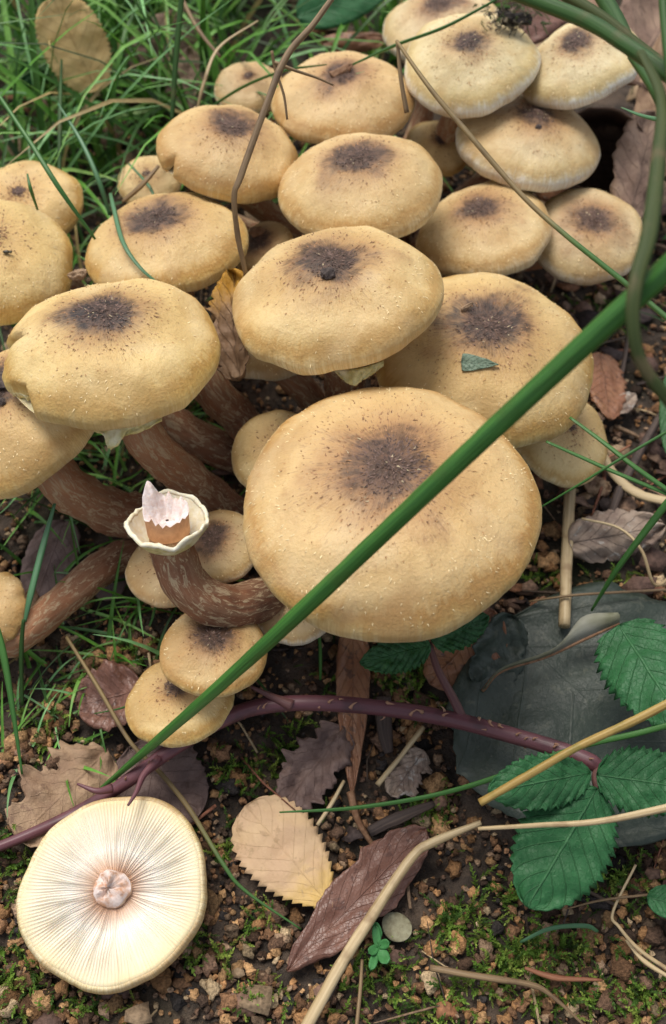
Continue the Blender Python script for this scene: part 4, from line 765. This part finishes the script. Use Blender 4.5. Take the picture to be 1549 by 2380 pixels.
leaf('green_leaf', 'dark green blurred leaf behind the thin crossing blade on the litter', G(1560, 860, .012), G(1555, 1060, .010), 24, 'bramble_dk', (-.5, -.5, 1), a=.5, b=.6, seed=67)
leaf('green_leaf', 'broad bright green leaf in the grass behind the orange brown leaf', W(690, 40, .045), W(930, -70, .060), 62, 'bramble', (0, -.6, .8), a=.5, b=.6, wr=.001, seed=68)
leaf('green_leaf', 'small blue green leaf among grass under the tan yellow leaf', W(50, 200, .012), W(90, 130, .022), 22, 'bramble', (0, -.6, .8), a=.5, b=.6, wr=.001, seed=69)
# seedling
P = G(878, 2200, 0); t = thing('seedling', 'tiny bright green seedling beside the round grey seed husk', 'seedling', P)
for (x0, y0, x1, y1, hw) in [(880, 2200, 905, 2190, 11), (880, 2200, 858, 2215, 11), (880, 2205, 872, 2150, 10), (882, 2202, 900, 2240, 14), (878, 2205, 862, 2255, 10), (886, 2180, 870, 2142, 9)]:
    leaf('cotyledon', '', G(x0, y0, .006), G(x1, y1, .008), hw, 'seedling', (0, -.1, 1), a=.5, b=.4, parent=t, org=P, nu=9, nv=5)
V, F, a = tube(smooth_path([P-UP*.002, P+UP*.0065], 5), .0005, 6); part('stem', V, F, M['seedling'], t, P)

# ------------------------------------------------------------------ uncountable ground cover
allfoot = np.vstack(LEAFXY)
def blocked(xy, d=.0022):
    out = np.zeros(len(xy), bool)
    for s in range(0, len(xy), 2000):
        q = xy[s:s+2000]; out[s:s+2000] = (((q[:, None, :]-allfoot[None, ::2, :])**2).sum(-1)).min(1) < d*d
    for cc, r in FOOT: out |= np.hypot(xy[:, 0]-cc[0], xy[:, 1]-cc[1]) < r
    return out
def stuff(name, V, F, mat, label, cat, attrs, smooth=True):
    o = link(name, mesh_data(name, V, F, mat, smooth, attrs)); o['kind'] = 'stuff'; o['label'] = label; o['category'] = cat; return o
def ico(sub, seed):
    bm = bmesh.new(); bmesh.ops.create_icosphere(bm, subdivisions=sub, radius=1)
    for w in bm.verts: w.co *= 1+.65*mnoise.noise(w.co*1.5+Vector((seed*7.1, 0, 0)))+.55*mnoise.noise(w.co*3.5+Vector((seed*3.1, 3, 0)))
    V = np.array([w.co[:] for w in bm.verts]); F = np.array([[x.index for x in f.verts] for f in bm.faces]); bm.free(); return V, F
def rotm(n, g, tilt=None):
    q = g.normal(size=(n, 4)); q /= np.linalg.norm(q, axis=1)[:, None]; w, x, y, z = q.T
    return np.stack([np.stack([1-2*(y*y+z*z), 2*(x*y-z*w), 2*(x*z+y*w)], -1), np.stack([2*(x*y+z*w), 1-2*(x*x+z*z), 2*(y*z-x*w)], -1), np.stack([2*(x*z-y*w), 2*(y*z+x*w), 1-2*(x*x+y*y)], -1)], 1)
def scatter_ico(xy, size, cols, sub, g, bury=.25, sq=.8):
    Vs, Fs, Cs = [], [], []; off = 0; T = [ico(sub, s) for s in range(6)]; pick = g.integers(0, 6, len(xy)); z = gz(xy[:, 0], xy[:, 1])
    for k in range(6):
        m = np.nonzero(pick == k)[0]; V0, F0 = T[k]; Rm = rotm(len(m), g)
        Vv = np.einsum('nij,vj->nvi', Rm, V0*np.array([1, .85, .7]))*size[m][:, None, None]
        Vv[..., 2] *= sq; Vv += np.stack([xy[m, 0], xy[m, 1], z[m]+size[m]*bury], -1)[:, None, :]
        Vs.append(Vv.reshape(-1, 3)); Fs.append((F0[None]+(np.arange(len(m))*len(V0))[:, None, None]).reshape(-1, 3)+off); off += len(m)*len(V0)
        Cs.append(np.repeat(cols[m], len(V0), 0))
    return np.vstack(Vs), np.vstack(Fs), np.vstack(Cs)
g = np.random.default_rng(21)
pal = np.array([(.36, .19, .085), (.46, .27, .13), (.26, .14, .075), (.12, .07, .045), (.30, .20, .13), (.07, .045, .032), (.045, .038, .036), (.45, .33, .20), (.20, .12, .08)])
pw = np.array([.17, .14, .18, .13, .11, .09, .06, .07, .07]); pw /= pw.sum()
def region(n): 
    xy = np.stack([g.uniform(-.26, .26, n), g.uniform(-.06, .34, n)], -1); return xy
xy = region(66000); dens = np.array([pn(x*28, y*28, 9) for x, y in xy])
front = np.clip((.19-xy[:, 1])/.10, .15, 1); xy = xy[(g.random(len(xy)) < np.clip(.75+dens*1.3, .15, 1)*front)]
xy = xy[~blocked(xy)]
size = np.clip(g.lognormal(-6.85, .46, len(xy)), .0004, .0030); cols = pal[g.choice(len(pal), len(xy), p=pw)]*g.uniform(.35, 1.2, (len(xy), 1))*np.array([1, 1, .98])
big = size > .0011; A1 = scatter_ico(xy[big], size[big], cols[big], 2, g, .25); A2 = scatter_ico(xy[~big], size[~big], cols[~big], 1, g, .25)
V = np.vstack([A1[0], A2[0]]); F = np.vstack([A1[1], A2[1]+len(A1[0])]); C_ = np.vstack([A1[2], A2[2]])
stuff('soil_crumbs', V, F, M['crumb'], 'orange brown soil crumbs and grit scattered over dark earth', 'soil', dict(col=C_), True)
xy = region(34000); xy = xy[~blocked(xy, .0014)]; size = g.uniform(.0003, .0011, len(xy)); cols = pal[g.choice(len(pal), len(xy), p=pw)]*g.uniform(.5, 1.2, (len(xy), 1))
V, F, C_ = scatter_ico(xy, size, cols, 1, g, .4); stuff('fine_grit', V, F, M['crumb'], 'fine dark grit between the larger soil crumbs', 'soil', dict(col=C_), False)
# moss
def moss_template(seed):
    gg = np.random.default_rng(seed); V = []; F = []; n = 22; bend = gg.uniform(.2, .6)
    for i in range(n):
        q = i/n; p = np.array([bend*q*q, 0, q]); a = i*2.4; ln = .26*(1-.55*q)*gg.uniform(.8, 1.2); d = np.array([math.cos(a)*.85+.2, math.sin(a)*.85, .55]); s = np.array([-math.sin(a), math.cos(a), 0])*.035
        b = len(V); V += [p-s, p+s, p+d*ln*.55+s*1.1, p+d*ln*.55-s*1.1, p+d*ln+np.array([0, 0, .04])]; F += [[b, b+1, b+2, b+3], [b+3, b+2, b+4]]
    b = len(V); V += [np.array([0, -.02, -.1]), np.array([0, .02, -.1]), np.array([bend, .01, 1]), np.array([bend, -.01, 1])]; F.append([b, b+1, b+2, b+3])
    return np.array(V), F
MT = [moss_template(s) for s in range(5)]
spots = []
for px, py, rx, ry, n in [(1280, 2200, 110, 40, 150), (1180, 2250, 120, 50, 190), (1340, 2320, 160, 40, 130), (1060, 2150, 60, 40, 90), (1440, 2060, 90, 60, 130), (1180, 2080, 60, 40, 60), (60, 2010, 60, 70, 90), (40, 2280, 60, 80, 130), (170, 2330, 120, 40, 60), (690, 1750, 80, 50, 150), (560, 1790, 80, 40, 80), (980, 1600, 70, 60, 150), (985, 1895, 60, 45, 120), (500, 2210, 60, 40, 50), (600, 2320, 70, 40, 50), (680, 1890, 60, 30, 70), (560, 1960, 60, 40, 70), (130, 1700, 90, 50, 90), (240, 1560, 90, 60, 90), (880, 2260, 60, 50, 90), (1490, 2300, 50, 50, 80), (1450, 1330, 80, 60, 60), (1400, 720, 120, 60, 80), (1230, 1330, 60, 60, 50), (450, 1120, 60, 60, 60), (450, 970, 60, 60, 60), (780, 2330, 60, 40, 30), (620, 2130, 40, 20, 40), (1020, 2340, 120, 50, 90), (430, 1620, 200, 120, 60), (820, 1580, 120, 60, 60)]:
    c = G(px, py); sx, sy = rx*depth(c)/FP, ry*depth(c)/FP*1.15
    for _ in range(int(n*.75)): spots.append((c[0]+g.normal(0, .55)*sx, c[1]+g.normal(0, .55)*sy))
for _ in range(260): spots.append((g.uniform(-.26, .26), g.uniform(-.06, .45)))
xy = np.array(spots); xy = xy[~blocked(xy, .0015)]; Vs = []; Fs = []; Cs = []; off = 0
for x, y in xy:
    V0, F0 = MT[g.integers(0, 5)]; s = g.uniform(.0022, .0052); az = g.uniform(0, 6.283); tl = g.uniform(.1, 1.15); ca, sa, ct, stt = math.cos(az), math.sin(az), math.cos(tl), math.sin(tl)
    Rm = np.array([[ca, -sa, 0], [sa, ca, 0], [0, 0, 1]])@np.array([[ct, 0, stt], [0, 1, 0], [-stt, 0, ct]])
    Vs.append(V0@Rm.T*s+np.array([x, y, float(gz(x, y))])); Fs += [[k+off for k in f] for f in F0]; off += len(V0)
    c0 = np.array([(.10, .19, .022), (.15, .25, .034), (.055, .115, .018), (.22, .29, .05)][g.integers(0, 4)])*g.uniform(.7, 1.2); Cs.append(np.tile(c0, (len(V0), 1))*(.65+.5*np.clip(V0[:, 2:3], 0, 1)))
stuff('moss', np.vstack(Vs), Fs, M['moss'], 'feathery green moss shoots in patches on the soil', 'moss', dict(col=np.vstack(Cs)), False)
# grass
def blade(base, ln, az, lean, wd, g, seg=7):
    d = np.array([math.cos(az), math.sin(az), 0]); s = np.array([-math.sin(az), math.cos(az), 0]); tw = g.uniform(-.8, .8); s = nrm(s*math.cos(tw)+UP*math.sin(tw)*.4); V = []
    c1 = g.uniform(.1, .9)
    for i in range(seg+1):
        q = i/seg; ang = lean+c1*q*q; p = base+ln*(d*math.sin(ang)*q+UP*math.cos(ang)*q)
        if p[2] < gz(p[0], p[1])+.0005: p[2] = float(gz(p[0], p[1]))+.0005+.001*q
        w = wd*(1-q**2.2)*.5+.00006; V += [p-s*w, p+UP*(-w*.5)+d*w*.3, p+s*w]
    F = []
    for i in range(seg):
        b = i*3; F += [[b, b+1, b+4, b+3], [b+1, b+2, b+5, b+4]]
    return V, F
Vs = []; Fs = []; Cs = []
def add_blade(x, y, ln, az, lean, wd, c0):
    V0, F0 = blade(np.array([x, y, float(gz(x, y))-.001]), ln, az, lean, wd, g); b = len(Vs); Vs.extend(V0); Fs.extend([[k+b for k in f] for f in F0]); Cs.extend([c0]*len(V0))
gc = [(.055, .16, .022), (.09, .24, .038), (.035, .105, .018), (.15, .32, .08), (.13, .29, .13), (.10, .19, .04), (.025, .06, .015), (.28, .22, .11)]
def gcol(): return np.array(gc[g.choice(8, p=[.2, .2, .17, .12, .1, .07, .09, .05])])*g.uniform(.85, 1.6)*np.array([1.1, 1.05, .85])
clumps = [(g.uniform(-.24, -.03), g.uniform(.27, .56)) for _ in range(34)]+[(g.uniform(-.1, .06), g.uniform(.36, .58)) for _ in range(14)]
for cx, cy in clumps:
    for _ in range(g.integers(18, 34)): add_blade(cx+g.normal(0, .010), cy+g.normal(0, .010), g.uniform(.04, .115), g.uniform(0, 6.283), g.uniform(.05, .95), g.uniform(.0010, .0028), gcol())
for _ in range(420): add_blade(g.uniform(-.30, .02), g.uniform(.27, .62), g.uniform(.015, .06), g.uniform(0, 6.283), g.uniform(.3, 1.3), g.uniform(.0009, .0022), gcol())
for _ in range(160):
    c = G(g.uniform(0, 330), g.uniform(560, 1150)); add_blade(c[0], c[1], g.uniform(.012, .035), g.uniform(0, 6.283), g.uniform(.2, 1.2), g.uniform(.0006, .0014), gcol())
for _ in range(130):
    c = G(g.uniform(60, 520), g.uniform(950, 1560)); add_blade(c[0], c[1], g.uniform(.012, .032), g.uniform(0, 6.283), g.uniform(.5, 1.3), g.uniform(.0005, .0012), gcol())
for _ in range(40):
    c = G(g.uniform(0, 300), g.uniform(1550, 1800)); add_blade(c[0], c[1], g.uniform(.008, .02), g.uniform(0, 6.283), g.uniform(.6, 1.3), g.uniform(.0004, .0009), gcol())
for _ in range(90): add_blade(g.uniform(.09, .28), g.uniform(.15, .55), g.uniform(.015, .05), g.uniform(0, 6.283), g.uniform(.3, 1.3), g.uniform(.0005, .0014), gcol())
for _ in range(260): add_blade(g.uniform(-.5, .5), g.uniform(.5, .95), g.uniform(.02, .07), g.uniform(0, 6.283), g.uniform(.2, 1.2), g.uniform(.0008, .002), gcol())
stuff('grass', np.array(Vs), Fs, M['grass'], 'tangled green grass growing round the mushroom tuft', 'grass', dict(col=np.array(Cs)))
# crumbled leaf litter and needles
Vs = []; Fs = []; Cs = []; lc = [(.17, .10, .07), (.24, .15, .10), (.11, .065, .05), (.33, .23, .14), (.07, .05, .045), (.26, .12, .06)]
def frag(x, y, r, lift):
    k = g.integers(5, 9); a0 = g.uniform(0, 6.283); n = nrm([g.normal(0, .35), g.normal(0, .35), 1]); e = nrm(np.cross(n, [0, 1, 0])); f = np.cross(n, e); b = len(Vs); c = np.array([x, y, float(gz(x, y))+lift]); c0 = np.array(lc[g.integers(0, 6)])*g.uniform(.6, 1.2)
    Vs.append(c+n*r*.12)
    for j in range(k):
        q = a0+6.283*j/k; rr = r*g.uniform(.55, 1.15); Vs.append(c+rr*(math.cos(q)*e+.7*math.sin(q)*f)+n*g.normal(0, r*.12))
    for j in range(k): Fs.append([b, b+1+j, b+1+(j+1) % k])
    Cs.extend([c0]*(k+1))
xy = np.stack([g.uniform(-.26, .26, 900), g.uniform(-.05, .62, 900)], -1); xy = xy[~blocked(xy, .003)]
for x, y in xy: frag(x, y, g.uniform(.0015, .0055) if y < .3 else g.uniform(.004, .012), g.uniform(.0005, .003))
for _ in range(260): frag(g.uniform(.07, .2), g.uniform(.10, .34), g.uniform(.002, .007), g.uniform(.001, .004))
o = stuff('leaf_litter', np.array(Vs), Fs, M['litter'], 'crumbled brown leaf fragments lying over the soil', 'leaf litter', dict(col=np.array(Cs)), True); solidify(o, .0003)
Vs = []; Fs = []; Cs = []
def needle(x, y, ln, r, c0):
    az = g.uniform(0, 6.283); d = np.array([math.cos(az), math.sin(az), g.normal(0, .12)]); p = np.array([x, y, float(gz(x, y))+.0015]); m = p+d*ln*.5+np.array([g.normal(0, .06)*ln, g.normal(0, .06)*ln, .0004])
    V0, F0, _ = tube(np.array([p, m, p+d*ln]), [r, r, r*.5], 5); b = len(Vs); Vs.extend(V0); Fs.extend([[k+b for k in f] for f in F0]); Cs.extend([c0]*len(V0))
tc_ = [(.10, .07, .05), (.20, .13, .08), (.38, .28, .16), (.06, .045, .04), (.24, .10, .06)]
for _ in range(330): needle(g.uniform(-.22, .22), g.uniform(-.03, .45), g.uniform(.006, .024), g.uniform(.00015, .0005), np.array(tc_[g.integers(0, 5)])*g.uniform(.7, 1.2))
for _ in range(120): needle(g.uniform(.065, .17), g.uniform(.10, .30), g.uniform(.008, .035), g.uniform(.0002, .0008), np.array(tc_[g.integers(0, 5)])*g.uniform(.7, 1.2))
stuff('twig_litter', np.array(Vs), Fs, M['litter'], 'thin broken twigs and dry needles strewn on the soil', 'twig litter', dict(col=np.array(Cs)))
# mossy debris clump on the back cap
Vs = []; Fs = []; Cs = []; off = 0
P = Dp(1195, 42, .311)
for _ in range(120):
    V0, F0 = MT[g.integers(0, 5)]; s = g.uniform(.0018, .004); q = P+np.array([g.normal(0, .0042), g.normal(0, .002), g.normal(0, .0020)]); Rm = rotm(1, g)[0]
    Vs.append(V0@Rm.T*s+q); Fs += [[k+off for k in f] for f in F0]; off += len(V0); c0 = np.array([(.10, .09, .065), (.15, .13, .09), (.08, .11, .04), (.24, .20, .14)][g.integers(0, 4)]); Cs.append(np.tile(c0, (len(V0), 1)))
V0, F0 = ico(2, 3); Vs.append(V0*np.array([.0045, .002, .0018])+P); Fs += [[k+off for k in f] for f in F0.tolist()]; Cs.append(np.tile([.035, .028, .024], (len(V0), 1)))
V = np.vstack(Vs); tag(link('moss_clump', mesh_data('moss_clump', V-P, Fs, M['moss'], False, dict(col=np.vstack(Cs))), None, P), 'ragged dark mossy debris clump sitting between two pale caps', 'moss clump')
